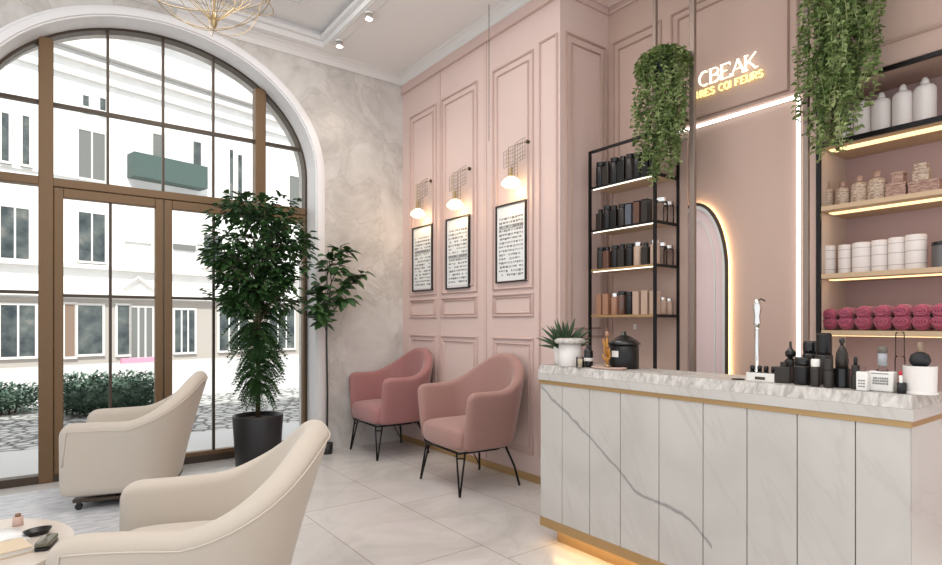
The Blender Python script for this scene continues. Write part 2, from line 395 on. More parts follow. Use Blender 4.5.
# ceiling with a recessed tray over the left half
TX1, TY1, TZ = 1.885, 4.60, H+.118
mb = MB(); mb.box(TX1, 4.0, BACK, YW+.1, H, H+.2); mb.box(-2.6, TX1, TY1, YW+.1, H, H+.2)
mb.box(-2.6, TX1, BACK, TY1, TZ, TZ+.1)
struct(mb.build('ceiling', M['ceiling_paint']))
mb = MB()
mb.box(TX1-.035, TX1-.001, BACK, TY1-.001, H+.045, H+.08); mb.box(-2.6, TX1-.035, TY1-.035, TY1-.001, H+.045, H+.08)
for k, (dx, wd) in enumerate(((.30, .018), (.36, .018))):
    xr, yr_ = TX1-dx, TY1-dx
    for j in range(3):
        ya = yr_-j*1.25; yb = ya-1.10+ (k*.12)
        mb.box(-.6+k*.06, xr, ya-wd, ya, TZ-.012, TZ-.0005); mb.box(-.6+k*.06, xr, yb, yb+wd, TZ-.012, TZ-.0005)
        mb.box(xr-wd, xr, yb+wd, ya-wd, TZ-.012, TZ-.0005)
struct(mb.build('trim_3', M['ceiling_paint'], bevel=.003))
# crown mouldings: cove at the ceiling
def crown(mb, pts, size, z, flip=1):
    """pts: plan line; profile goes out to the left of the line direction"""
    prof = [(0, -size), (.10*size, -size), (.16*size, -.86*size), (.30*size, -.55*size), (.62*size, -.26*size), (.88*size, -.14*size), (.9*size, -.06*size), (size, -.05*size), (size, 0), (0, 0)]
    n = len(pts); rows = []
    for i, p in enumerate(pts):
        dirs = []
        if i > 0: dirs.append((Vector(pts[i])-Vector(pts[i-1])).normalized())
        if i < n-1: dirs.append((Vector(pts[i+1])-Vector(pts[i])).normalized())
        ns = [Vector((-d.y, d.x)) for d in dirs]
        nn = sum(ns, Vector((0, 0)))/len(ns); nn = nn/max(nn.length_squared, 1e-6)
        rows.append([(p[0]+nn.x*o_*flip, p[1]+nn.y*o_*flip, z+h_) for o_, h_ in prof])
    R = mb.grid(rows, cv=True); mb.cap(R[0]); mb.cap(R[-1], True)
mb = MB(); crown(mb, [(XP-.002, YE), (XP-.002, YW-.001), (AXC+.05, YW-.001)], .075, H-.0005)
struct(mb.build('trim_4', M['white_paint'], smooth=False))
mb = MB()
mb.box(XP-.020, XP, YE-.02, YW-.003, 3.262, 3.334)
mb.box(XP-.028, XP-.001, YE-.028, YW-.003, 3.248, 3.262)
crown(mb, [(XB, 1.0), (XB, YE), (XP-.02, YE)], .085, H-.0005)
mb.box(XP-.02, XB, YE-.02, YE, 3.27, 3.285)
mb.box(XB-.018, XB, -1.5, YE-.018, 3.27, 3.285)
crown(mb, [(XB, -1.8), (XB, 1.0)], .085, H-.0005)
struct(mb.build('trim_5', M['pink_mould'], bevel=.003))

# panel mouldings (raised frames)
def frame_x(mb, X, ya, yb, za, zb, w_=.015, d=.010):            # on a wall facing -x
    for (a, b, c, e) in ((ya, yb, zb-w_, zb), (ya, yb, za, za+w_), (ya, ya+w_, za+w_, zb-w_), (yb-w_, yb, za+w_, zb-w_)):
        mb.box(X-d, X, a, b, c, e)
        i = w_*.3; 
        mb.box(X-d-.006, X-d, a+i*(1 if b-a > w_*1.5 else 1), b-i, c+i, e-i)
def frame_y(mb, Y, xa, xb, za, zb, w_=.015, d=.010):
    for (a, b, c, e) in ((xa, xb, zb-w_, zb), (xa, xb, za, za+w_), (xa, xa+w_, za+w_, zb-w_), (xb-w_, xb, za+w_, zb-w_)):
        mb.box(a, b, Y-d, Y, c, e); i = w_*.3; mb.box(a+i, b-i, Y-d-.006, Y-d, c+i, e-i)
mb = MB()
for ya, yb in ((4.155, 4.60), (3.57, 4.075), (2.932, 3.384)):
    frame_x(mb, XP, ya, yb, 1.345, 3.0); frame_x(mb, XP, ya+.05, yb-.05, 1.40, 2.945, .012, .008)
    frame_x(mb, XP, ya, yb, 1.145, 1.315, .016); frame_x(mb, XP, ya+.03, yb-.03, 1.17, 1.29, .008, .006)
    frame_x(mb, XP, ya, yb, .18, .998, .018); frame_x(mb, XP, ya+.04, yb-.04, .22, .955, .01, .007)
frame_x(mb, XP, 2.70, 2.877, .18, 3.02)
for y in (3.475, 4.115): mb.box(XP-.007, XP, y-.018, y+.018, .06, 3.247)
struct(mb.build('trim_6', M['pink_mould'], bevel=.002, bseg=1))
mb = MB(); frame_y(mb, YE, XP+.045, XB-.035, 1.0, 3.035); frame_y(mb, YE, XP+.1, XB-.085, 1.06, 2.975, .009)
struct(mb.build('trim_7', M['rose_mould'], bevel=.002, bseg=1))
mb = MB(); frame_x(mb, XB, 2.24, 2.638, 1.0, 3.06); frame_x(mb, XB, 2.29, 2.59, 1.06, 3.0, .011)
frame_x(mb, XB, 1.40, 2.174, 2.315, 3.062); frame_x(mb, XB, 1.45, 2.125, 2.345, 3.01, .010)
frame_x(mb, XB, .3, 1.33, 2.42, 3.062)
struct(mb.build('trim_8', M['rose_mould'], bevel=.002, bseg=1))
struct(MB().box(XP-.016, XP, YE-.01, YW-.003, 0, .05).box(XP-.016, XB, YE-.016, YE, 0, .05).build('baseboard_right', M['brass_satin'], bevel=.003))

# LED lines of the recess: strip thin bars in a slim channel
t = thing('led_line', 'white glowing light strip running level under the illuminated wall sign', 'led strip', (XB-.012, 1.76, 2.30))
MB().box(-.004, .008, -.36, .37, -.0065, .0065).build('diffuser', M['led'], t)
MB().box(.008, .012, -.36, .372, -.011, .011).build('channel', M['chrome'], t)
t = thing('led_line', 'white glowing light strip running upright beside the open shelf niche', 'led strip', (XB-.012, 1.40, .05))
MB().box(-.004, .008, -.006, .006, 0, 2.242).build('diffuser', M['led'], t)
MB().box(.008, .012, -.008, .008, 0, 2.242).build('channel', M['chrome'], t)

# arched backlit door in the recess wall
t = thing('arched_door', 'pale pink arched panel in a dark frame with warm glow behind it', 'door', (XB, 1.99, 0))
def arc2(a, b, zs, z0=0, n=28): return [(-a, z0)]+[(-a*math.cos(PI*k/n), zs+b*math.sin(PI*k/n)) for k in range(n+1)]+[(a, z0)]
def arc_band(mb, A, B_, x0, x1):
    R = mb.grid([[(x0, p[0], p[1]), (x0, q[0], q[1]), (x1, q[0], q[1]), (x1, p[0], p[1])] for p, q in zip(A, B_)], cv=True); mb.cap(R[0]); mb.cap(R[-1], True)
mb = MB(); arc_band(mb, arc2(.212, .43, 1.40), arc2(.196, .412, 1.40), -.034, -.018); mb.build('outer_frame', M['dark_bronze'], t)
mb = MB(); arc_band(mb, arc2(.196, .412, 1.40), arc2(.178, .39, 1.40), -.030, -.016); mb.build('inner_frame', M['white_paint'], t)
mb = MB(); arc_band(mb, arc2(.13, .33, 1.40), arc2(.122, .32, 1.40), -.024, -.019); mb.build('bead', M['white_paint'], t)
mb = MB(); f = arc2(.18, .392, 1.40); fr_ = [mb.bm.verts.new((-.018, p[0], p[1])) for p in f]; bk_ = [mb.bm.verts.new((-.012, p[0], p[1])) for p in f]
mb.bm.faces.new(fr_); mb.bm.faces.new(bk_[::-1])
mb.build('panel', mat('pale_pink_panel', (.76, .60, .59), .5), t)
mb = MB(); arc_band(mb, arc2(.206, .424, 1.40), arc2(.198, .414, 1.40), -.0165, -.006); mb.build('glow_strip', M['led_arch'], t)

# illuminated sign, upper row of letters, lower row
t = thing('wall_sign', 'illuminated salon name sign on the recess wall above the light strip', 'sign', (XB-.02, 1.81, 2.56))
def stroke(mb, pts, wd, y0, z0, s):
    for (a, b), wv in zip(zip(pts[:-1], pts[1:]), wd):
        A = Vector((0, y0-a[0]*s, z0+a[1]*s)); B2 = Vector((0, y0-b[0]*s, z0+b[1]*s)); d = B2-A
        n = Vector((0, -d.z, d.y)).normalized()*wv*s/2
        for x in (0,):
            f = [A+n, B2+n, B2-n, A-n]; bk2 = [p+Vector((.012, 0, 0)) for p in f]
            v = [mb.bm.verts.new(p) for p in f+bk2]
            for q in ((0,1,2,3),(7,6,5,4),(0,4,5,1),(1,5,6,2),(2,6,7,3),(3,7,4,0)): mb.bm.faces.new([v[i] for i in q])
def bow(cx_, cz, rx, rz, a0, a1, n=7): return [(cx_+rx*math.cos(math.radians(a0+(a1-a0)*k/n)), cz+rz*math.sin(math.radians(a0+(a1-a0)*k/n))) for k in range(n+1)]
K = {
 'C': [(bow(.5, .5, .42, .5, 60, 300, 12), .12)],
 'B': [([(.1,0),(.1,1)], .14), ([(.0,1),(.4,1)], .06), (bow(.4,.76,.3,.24,90,-90), .10), ([(.0,0),(.4,0)], .06), ([(.1,.52),(.4,.52)], .05), (bow(.4,.26,.36,.26,90,-90), .11)],
 'E': [([(.1,0),(.1,1)], .14), ([(0,1),(.7,1),(.7,.84)], .06), ([(.1,.52),(.5,.52)], .05), ([(0,0),(.72,0),(.74,.18)], .06)],
 'A': [([(-.02,0),(.42,1)], .05), ([(.42,1),(.84,0)], .15), ([(.18,.36),(.68,.36)], .05), ([(-.1,0),(.12,0)], .05), ([(.7,0),(.98,0)], .05)],
 'K': [([(.1,0),(.1,1)], .14), ([(.02,1),(.28,1)], .05), ([(.02,0),(.28,0)], .05), ([(.16,.42),(.82,1.06)], .06), ([(.3,.56),(.8,0)], .15), ([(.68,0),(.96,0)], .05)],
 'R': [([(.1,0),(.1,1)], .16), (bow(.35,.74,.3,.26,90,-90), .12), ([(.1,1),(.35,1)], .1), ([(.1,.5),(.35,.5)], .1), ([(.3,.48),(.68,0)], .15)],
 'S': [(bow(.36,.75,.28,.25,30,250), .14), (bow(.36,.26,.3,.26,70,-150), .14)],
 'O': [(bow(.45,.5,.38,.5,0,360,12), .15)],
 'I': [([(.15,0),(.15,1)], .18)],
 'F': [([(.1,0),(.1,1)], .16), ([(.1,.95),(.62,.95)], .12), ([(.1,.52),(.5,.52)], .1)],
 'U': [([(.1,1),(.1,.3)], .15), (bow(.38,.3,.28,.3,180,360), .13), ([(.66,.3),(.66,1)], .15)],
}
def word(txt, y0, z0, s, gap, parent, m, wk=1.0, adv=.9):
    y = y0
    for ch in txt:
        if ch == ' ': y -= gap*.55; continue
        mb = MB()
        for pts, wv in K[ch]: stroke(mb, pts, [wv*wk]*len(pts), y, z0, s)
        mb.build('letter', m, parent, fix=True); y -= gap
word('CBEAK', .165, -.03, .083, .071, t, M['sign_white'], .8)
word('RES COIFEURS', .155, -.095, .040, .0335, t, M['sign_gold'], 1.25)
MB().box(-.006, .006, .165, .195, -.095, -.055).build('light_block', M['sign_gold'], t)

# ------------------------------------------------------------------ poles, shelf tower, niche shelving
def pole(x, y, lab, wx=.012, wy=.012, z0=0):
    o = MB().box(-wx, wx, -wy, wy, 0, H-z0).build('ceiling_pole', M['pole'], bevel=.002, loc=(x, y, z0))
    tag(o, lab, 'pole', 'taupe metal poles')
pole(2.924, 2.088, 'slim taupe metal pole above the black shelf tower, behind the left hanging vine', z0=2.262)
pole(2.98, 1.875, 'taupe metal pole to the left of the arched panel and wall sign', .012, .016)
pole(3.02, 1.283, 'taupe metal pole behind the right hanging vine, by the upright light strip')

TW_X0, TW_X1, TW_Y0, TW_Y1 = 2.924, 3.16, 2.088, 2.594
t = thing('shelf_tower', 'black metal framed shelf tower with lit shelves in the wall recess', 'shelf', ((TW_X0+TW_X1)/2, (TW_Y0+TW_Y1)/2, 0))
cx0, cy0 = t.location.x, t.location.y
hx, hy_ = (TW_X1-TW_X0)/2, (TW_Y1-TW_Y0)/2; p = .008
mb = MB()
for sx, syy in ((-1, 1), (-1, -1), (1, -1)):
    for sy in (syy,): mb.box(sx*hx-p, sx*hx+p, sy*hy_-p, sy*hy_+p, 0, 2.24)
for sy in (-1,): mb.box(-hx+p, hx-p, sy*hy_-p, sy*hy_+p, 2.224, 2.24)
for sx in (-1,): mb.box(sx*hx-p, sx*hx+p, -hy_+p, hy_-p, 2.224, 2.24)
for z in (2.0, 1.715, 1.455, 1.152):
    for sy in (-1,): mb.box(-hx+p, hx-p, sy*hy_-.005, sy*hy_+.005, z-.018, z)
mb.build('frame', M['black_metal'], t)
for k, z in enumerate((2.0, 1.715, 1.455, 1.152)):
    s_ = MB().box(-hx+.011, hx-.011, -hy_+.011, hy_-.011, z-.012, z).build('shelf_board', M['wood_shelf'], t)
    MB().box(-hx-.002, -hx+.009, -hy_+.012, hy_-.012, z-.014, z-.001).build('front_edge', M['black_metal'] if k < 2 else M['brass_satin'], s_)
    if k < 3: MB().box(-hx+.012, -hx+.02, -hy_+.015, hy_-.015, z-.019, z-.0125).build('light_strip', M['led_shelf'], s_)
MB().box(hx+.002, hx+.010, -hy_-.062, hy_+.0, .0, 2.24).build('back_panel', M['rose_wall'], t)

SHZ = (2.02, 1.693, 1.347, 1.06)
t = thing('niche_shelving', 'wall niche shelving of lit wooden boards in a black metal frame', 'shelf', (XB+.17, .5, 0))
ox, oy = XB+.17, .5
mb = MB(); mb.box(XB-.014-ox, XB+.002-ox, 1.292-oy, 1.312-oy, 0, 2.312); mb.box(XB-.014-ox, XB+.006-ox, -.8-oy, 1.292-oy, 2.294, 2.312)
mb.build('frame', M['black_metal'], t)
for k, z in enumerate(SHZ):
    s_ = MB().box(XB+.004-ox, XN-.002-ox, -.8-oy, YN-.016-oy, z-.022, z).build('shelf_board', M['wood_shelf'], t)
    MB().box(XB-.012-ox, XB+.004-ox, -.8-oy, 1.288-oy, z-.02, z+.003).build('front_edge', M['black_metal'] if k == 0 else M['wood_shelf'], s_)
    MB().box(XB+.06-ox, XB+.12-ox, -.78-oy, 1.28-oy, z-.027, z-.0225).build('light_strip', M['led_warm'], s_)

# ------------------------------------------------------------------ reception counter
XC, YC0, YC1 = 2.014, .574, 2.115
XD = 2.62
t = thing('reception_counter', 'long reception counter clad in pale marble panels with brass bands', 'counter', ((XC+XD)/2, (YC0+YC1)/2, 0))
ox, oy = (XC+XD)/2, (YC0+YC1)/2
MB().box(XC+.07-ox, XD-ox, YC0+.07-oy, YC1-.05-oy, 0, .105).build('plinth', M['brass_satin'], t)
MB().box(XC+.028-ox, XC+.050-ox, YC0+.05-oy, YC1-.06-oy, .070, .082).build('light_strip', M['led_floor'], t)
MB().box(XC-.002-ox, XD-ox, YC0-.002-oy, YC1+.002-oy, .083, .128).build('lower_band', M['brass_satin'], t, bevel=.002)
MB().box(XC+.014-ox, XD-ox, YC0+.014-oy, YC1-.002-oy, .128, .785).build('carcass', M['black_matte'], t)
edges = [YC1, 1.964, 1.79, 1.615, 1.42, 1.225, 1.055, .885, .714, YC0]
g = .0016
# the big slanting vein crosses several panels: drawn in the cladding material by world position
mv = marble('front_marble', (.54, .52, .49), (.47, .45, .42), (.45, .42, .40)); nt = mv.node_tree; b = nt.nodes['Principled BSDF']
src = b.inputs['Base Color'].links[0].from_socket
geo = nt.nodes.new('ShaderNodeTexCoord'); sp = nt.nodes.new('ShaderNodeSeparateXYZ'); nt.links.new(geo.outputs['Object'], sp.inputs[0])
fc = nt.nodes.new('ShaderNodeFloatCurve')
# y (world) -> z of the vein, both local to the counter empty (z is world)
def zof(px, py): yy = yx(px, XC); return yy-oy, EYE-(py-323)/FOC*dist(XC, yy)
vp = [zof(*q) for q in ((548,394),(575,421),(600,449),(622,474),(642,495),(662,504),(685,516),(705,538),(722,558))]
vp.sort()
lo, hi = -1.0, 1.0
cm = fc.mapping; cv = cm.curves[0]
cv.points[0].location = (0, .0); cv.points[1].location = (1, 1.0)
for yy, zz in vp: cv.points.new((yy-lo)/(hi-lo), zz)
cm.update()
mr = nt.nodes.new('ShaderNodeMapRange'); mr.inputs['From Min'].default_value = lo; mr.inputs['From Max'].default_value = hi
nt.links.new(sp.outputs['Y'], mr.inputs['Value']); nt.links.new(mr.outputs[0], fc.inputs['Value'])
ns = nt.nodes.new('ShaderNodeTexNoise'); ns.inputs['Scale'].default_value = 14; nt.links.new(geo.outputs['Object'], ns.inputs['Vector'])
nm_ = nt.nodes.new('ShaderNodeMath'); nm_.operation = 'MULTIPLY_ADD'; nm_.inputs[1].default_value = .03; nt.links.new(ns.outputs[0], nm_.inputs[0]); nt.links.new(sp.outputs['Z'], nm_.inputs[2])
sb = nt.nodes.new('ShaderNodeMath'); sb.operation = 'SUBTRACT'; nt.links.new(nm_.outputs[0], sb.inputs[0]); nt.links.new(fc.outputs[0], sb.inputs[1])
sb2 = nt.nodes.new('ShaderNodeMath'); sb2.operation = 'SUBTRACT'; sb2.inputs[1].default_value = .015; nt.links.new(sb.outputs[0], sb2.inputs[0])
ab = nt.nodes.new('ShaderNodeMath'); ab.operation = 'ABSOLUTE'; nt.links.new(sb2.outputs[0], ab.inputs[0])
m2 = nt.nodes.new('ShaderNodeMapRange'); m2.inputs['From Min'].default_value = .001; m2.inputs['From Max'].default_value = .011
m2.inputs['To Min'].default_value = .85; m2.inputs['To Max'].default_value = 0; nt.links.new(ab.outputs[0], m2.inputs['Value'])
gt = nt.nodes.new('ShaderNodeMath'); gt.operation = 'GREATER_THAN'; gt.inputs[1].default_value = yx(712, XC)-oy; nt.links.new(sp.outputs['Y'], gt.inputs[0])
mu = nt.nodes.new('ShaderNodeMath'); mu.operation = 'MULTIPLY'; nt.links.new(m2.outputs[0], mu.inputs[0]); nt.links.new(gt.outputs[0], mu.inputs[1])
mx = nt.nodes.new('ShaderNodeMix'); mx.data_type = 'RGBA'; mx.inputs['B'].default_value = (.22, .21, .21, 1)
nt.links.new(mu.outputs[0], mx.inputs['Factor']); nt.links.new(src, mx.inputs['A']); nt.links.new(mx.outputs['Result'], b.inputs['Base Color'])
for a, b_ in zip(edges[:-1], edges[1:]):
    MB().box(XC-ox, XC+.013-ox, b_+g-oy, a-g-oy, .128, .796).build('front_panel', mv, t, bevel=.001, bseg=1)
MB().box(XC+.0135-ox, XD-ox, YC0-oy, YC0+.013-oy, .128, .796).build('side_panel', M['marble'], t)
MB().box(XC-.004-ox, XD-ox, YC0-.004-oy, YC1+.004-oy, .796, .815).build('upper_band', M['brass_satin'], t, bevel=.001)
# the worktop slab: smooth lower edge and rough veined upper edge
w_ = thing('counter_slab', 'thick marble slab capping the reception counter', 'worktop', ((XC+XD)/2, (YC0+YC1)/2, .815))
MB().box(XC-.010-ox, XD-ox, YC0-.010-oy, YC1+.008-oy, 0, .036).build('lower_slab', M['marble'], w_, bevel=.002)
mb = MB()
xa, xb_, ya, yb_ = XC-.010-ox, XC+.255-ox, YC0-.010-oy, YC1+.008-oy
lowr = [(xa, ya, .0362), (xb_, ya, .0362), (xb_, yb_, .0362), (xa, yb_, .0362)]
top = [(xa+.016, ya+.01, .074), (xb_, ya+.01, .074), (xb_, yb_-.004, .074), (xa+.016, yb_-.004, .074)]
mb.poly(lowr[::-1]); mb.poly(top)
for i in range(4): mb.poly([lowr[i], lowr[(i+1) % 4], top[(i+1) % 4], top[i]])
bmesh.ops.remove_doubles(mb.bm, verts=mb.bm.verts, dist=1e-5)
mb.build('upper_slab', M['marble_top'], w_)
CT = .889                                      # height of the counter top

# ------------------------------------------------------------------ tub chairs
def tub(name, m, parent, w, xf, xb, z0, ha, hb, ta, tb, lean_s, lean_b, q0, q1, re=.05, inner_z=None, sub=1, pw=2.0, bot_in=0.0):
    """U-shaped upholstered shell: arms flow into the back. Returns outer top line for the piping."""
    st = []
    ns, nc = 7, 14
    xs0 = -.02
    for k in range(ns): st.append((xf-(xf-xs0)*k/ns, w, 0, 1))
    for k in range(nc+1):
        a = PI/2*k/nc
        x = xs0-(xb+xs0)*math.sin(a)**(2/pw); y = w*max(math.cos(a), 0)**(2/pw)
        nx, ny = -math.sin(a)/(xb), math.cos(a)/w; l = math.hypot(nx, ny); st.append((x, y, nx/l, ny/l))
    tot = 0; qs = [0]
    for i in range(1, len(st)): tot += math.hypot(st[i][0]-st[i-1][0], st[i][1]-st[i-1][1]); qs.append(tot)
    qs = [q/tot for q in qs]
    half = [(s_, q) for s_, q in zip(st, qs)]
    full = half+[((x, -y, nx, -ny), q) for (x, y, nx, ny), q in half[:-1][::-1]]
    iz = z0 if inner_z is None else inner_z
    def section(x, y, nx, ny, q, hs=1.0, ti=0.0, dx=0.0, zup=0.0):
        k = sm((q-q0)/(q1-q0)); h = ha+(hb-ha)*k; th = ta+(tb-ta)*sm(q); ln = lean_s+(lean_b-lean_s)*sm(q)
        h -= hs; pts = []
        r = th/2-ti; zb = z0+zup
        hh = h-r
        for j in range(7):
            f = j/6; z = zb+(hh-zb)*f; o_ = ln*(f**1.25)-bot_in*(1-f)**2-ti
            pts.append((x+dx+nx*o_, y+ny*o_, z))
        for j in range(1, 8):
            a = PI*j/8; o_ = ln-ti-r+r*math.cos(a)
            pts.append((x+dx+nx*o_, y+ny*o_, hh+r*math.sin(a)))
        for j in range(6):
            f = 1-j/5; z = iz+zup+(hh-iz-zup)*f; o_ = ln*f**1.25-th+ti
            pts.append((x+dx+nx*o_, y+ny*o_, z))
        return pts
    rows = []; pipe = []
    ang = [90, 68, 45, 22]
    s0, q = full[0]
    for a in ang:
        f = 1-math.cos(math.radians(a)); rows.append(section(*s0, q, hs=re*f, ti=ta*.42*f, dx=re*math.sin(math.radians(a)), zup=re*.4*f))
    for s_, q in full: rows.append(section(*s_, q, hs=0))
    sN, q = full[-1]
    for a in ang[::-1]:
        f = 1-math.cos(math.radians(a)); rows.append(section(*sN, q, hs=re*f, ti=ta*.42*f, dx=re*math.sin(math.radians(a)), zup=re*.4*f))
    mb = MB(); R = mb.grid(rows, cv=True); mb.cap(R[0]); mb.cap(R[-1], True)
    o = mb.build(name, m, parent, smooth=True, sub=sub)
    line = [rows[2][3]]+[r_[6] for r_ in rows[3:-3]]+[rows[-3][3]]
    return o, line
def cushion(mb, x0, x1, y0, y1, z0, z1, crown_=.02, n=10, r=.04, front_round=True):
    """soft rounded block"""
    rows = []
    def se(u, p=4): return math.copysign(abs(u)**(1/p), u)
    cx_, cy_, cz = (x0+x1)/2, (y0+y1)/2, (z0+z1)/2
    hx_, hy2, hz = (x1-x0)/2, (y1-y0)/2, (z1-z0)/2
    for i in range(n+1):
        ph = -PI/2+PI*i/n; c, s_ = math.cos(ph), math.sin(ph)
        cc = max(c, 1e-4)**.28; ss = math.copysign(abs(s_)**.45, s_)
        row = []
        for j in range(32):
            t_ = 2*PI*(j+.5)/32; ct, st_ = math.cos(t_), math.sin(t_)
            u = math.copysign(abs(ct)**.35, ct)*cc; v = math.copysign(abs(st_)**.35, st_)*cc
            row.append((cx_+hx_*u, cy_+hy2*v, cz+hz*ss+(crown_*(1-u*u)*(1-v*v) if s_ > 0 else 0)))
        rows.append(row)
    R = mb.grid(rows, cv=True); mb.cap(R[0]); mb.cap(R[-1], True)

def pink_chair(loc, rz, label, m):
    t = thing('armchair', label, 'armchair', loc, rz, 'pink velvet armchairs')
    o, line = tub('backrest_shell', m, t, .325, .180, .285, .275, .665, .885, .066, .085, .04, .06, .25, .95, re=.055, inner_z=.30, bot_in=.03, pw=2.3)
    mb = MB(); cushion(mb, -.20, .27, -.268, .268, .275, .43, .015); mb.build('seat', m, t, smooth=True, sub=1)
    mb = MB(); mb.tube([(.235, -.23, .272), (.235, .23, .272), (-.05, .24, .272), (-.21, .16, .272), (-.21, -.16, .272), (-.05, -.24, .272)], .008, closed=True)
    mb.tube([(.1, -.21, .272), (.1, .21, .272)], .007); mb.tube([(-.14, -.19, .268), (-.14, .19, .268)], .012)
    mb.build('seat_frame', M['black_metal'], t, smooth=True)
    for sy in (-1, 1):
        mb = MB(); ft = (.25, sy*.262, .006)
        mb.tube([(.235, sy*.20, .27), ft], .0065); mb.tube([(.19, sy*.232, .27), (ft[0]-.004, ft[1], .006)], .0065); mb.tube([(.235, sy*.20, .235), (.19, sy*.232, .235)], .005)
        mb.build('leg', M['black_metal'], t, smooth=True)
        mb = MB(); mb.tube([(-.17, sy*.17, .27), (-.215, sy*.215, .13), (-.235, sy*.245, .006)], .008)
        if sy < 0: mb.tube([(-.10, -.19, .265), (-.16, -.21, .15), (-.245, -.243, .02)], .004)
        mb.build('leg', M['black_metal'], t, smooth=True)
    return t
pink_chair((2.365, 3.175, 0), PI-.07, 'dusty pink velvet armchair nearer the marble counter, in front of a wall panel', M['velvet'])
pink_chair((2.385, 4.35, 0), PI-.03, 'rose pink velvet armchair in the far corner by the plaster wall', M['velvet_rose'])

def cream_chair(loc, rz, label):
    t = thing('club_chair', label, 'armchair', loc, rz, 'cream club chairs')
    o, line = tub('upholstered_shell', M['cream'], t, .335, .31, .215, .060, .512, .768, .092, .092, .012, .165, .35, .90, re=.075, inner_z=.14, pw=2.4)
    MB().tube(line, .0026, 6).build('piping', M['cream_pipe'], o, smooth=True)
    mb = MB(); cushion(mb, -.17, .36, -.24, .24, .13, .36, .02); mb.build('seat_cushion', M['cream'], t, smooth=True, sub=1)
    MB().box(-.20, .32, -.30, .30, .043, .064).build('base_frame', M['dark_bronze'], t, bevel=.004)
    for sx in (.29, -.12):
        for sy in (-.285, .285):
            mb = MB(); mb.tube([(sx, sy-.010, .0195), (sx, sy+.010, .0195)], .0195, 14); mb.box(sx-.010, sx+.010, sy-.014, sy+.014, .025, .044)
            mb.build('caster', M['black_gloss'], t, smooth=False)
    return t
fang = math.atan2(RT[1]*-1, -RT[0])
cream_chair((.530, 4.269, .0062), fang+math.radians(21), 'cream upholstered club chair with piping standing near the glass doors')
cream_chair((.492, 2.165, .0062), fang+math.radians(14), 'cream upholstered club chair nearest the front, beside the low table').scale = (1.03, 1, .945)

# ------------------------------------------------------------------ rug and low table with its things
mb = MB(); mb.box(-2.4, .60, 1.6, 4.70, .0005, .006)
tag(mb.build('area_rug', M['rug']), 'silvery grey woven rug under the cream club chairs by the glass doors', 'rug')
TBX, TBY = -.270, 2.447
t = thing('coffee_table', 'round low table with pale stone top and brown wooden rim at the left edge', 'table', (TBX, TBY, .0062))
TT = .36
MB().lathe([(.0, TT-.02), (.355, TT-.02), (.362, TT-.012), (.36, TT), (.0, TT)], seg=64).build('tabletop', mat('pale_tabletop', (.60, .53, .46), .25), t, smooth=False)
MB().lathe([(.0, TT-.06), (.34, TT-.06), (.355, TT-.05), (.355, TT-.021), (.0, TT-.021)], seg=64).build('rim', M['wood'], t)
MB().lathe([(.14, .0), (.15, .012), (.05, .03), (.035, .1), (.035, TT-.06)], seg=24).build('pedestal', M['dark_bronze'], t, smooth=True)

# ------------------------------------------------------------------ plants
def rnd(a, b): return random.uniform(a, b)
t = thing('potted_tree', 'tall dense green indoor tree in a black pot before the arched window', 'plant', (1.31, 4.45, 0))
MB().lathe([(.0, 0), (.15, 0), (.158, .01), (.182, .40), (.178, .41), (.165, .405), (.16, .36), (.0, .36)], seg=40).build('pot', M['pot_black'], t, smooth=True)
MB().lathe([(.0, .365), (.162, .365), (.16, .375), (.0, .39)], seg=24).build('soil', M['soil'], t, smooth=True)
mb = MB()
for k in range(4):
    a = k*1.6; mb.tube([(.010*math.cos(a), .010*math.sin(a), .37), (.008*math.cos(a+1), .008*math.sin(a+1), .9), (.02*math.cos(a+2), .02*math.sin(a+2), 1.3), (.10*math.cos(a), .10*math.sin(a), 1.75)], [.010, .009, .008, .005])
for k in range(26):
    a = rnd(0, 2*PI); z = rnd(1.15, 1.8); r = rnd(.25, .36)
    mb.tube([(0, 0, z-.18), (r*.5*math.cos(a), r*.5*math.sin(a), z), (r*math.cos(a), r*math.sin(a), z+.06)], [.006, .004, .002], 5)
mb.build('trunk', M['bark'], t, smooth=True)
mb = MB()
def prof_r(z):                                            # crown silhouette
    if z > 1.62: return .33*math.sqrt(max(0, 1-((z-1.62)/.50)**2))
    if z > 1.25: return .25+(z-1.25)/.37*.08
    return .27
# clumps of leaves in the crown
for c in range(95):
    z = rnd(1.22, 2.0); a = rnd(0, 2*PI); rr = prof_r(z)*math.sqrt(rnd(.12, 1))
    cx_, cy_, cz = rr*math.cos(a), rr*math.sin(a)*.9, z
    for k in range(34):
        d = Vector((rnd(-1, 1), rnd(-1, 1), rnd(-.7, .8)))
        p = Vector((cx_, cy_, cz))+d*.075
        mb.leaf(p, (d.x+math.cos(a)*.6, d.y+math.sin(a)*.6, d.z*.7-.15), (rnd(-.4, .4), rnd(-.4, .4), 1), rnd(.045, .075), rnd(.030, .046))
for k in range(10):
    a = rnd(0, 2*PI); z = rnd(1.3, 2.0)
    for j in range(14):
        r = prof_r(z)+.03+j*.006
        mb.leaf((r*math.cos(a)+rnd(-.03, .03), r*math.sin(a)*.9+rnd(-.03, .03), z+rnd(-.04, .04)), (math.cos(a)+rnd(-.6, .6), math.sin(a)+rnd(-.6, .6), rnd(-.3, .4)), (0, 0, 1), .06, .028)
mb.build('crown_leaves', M['leaf'], t)
mb = MB()
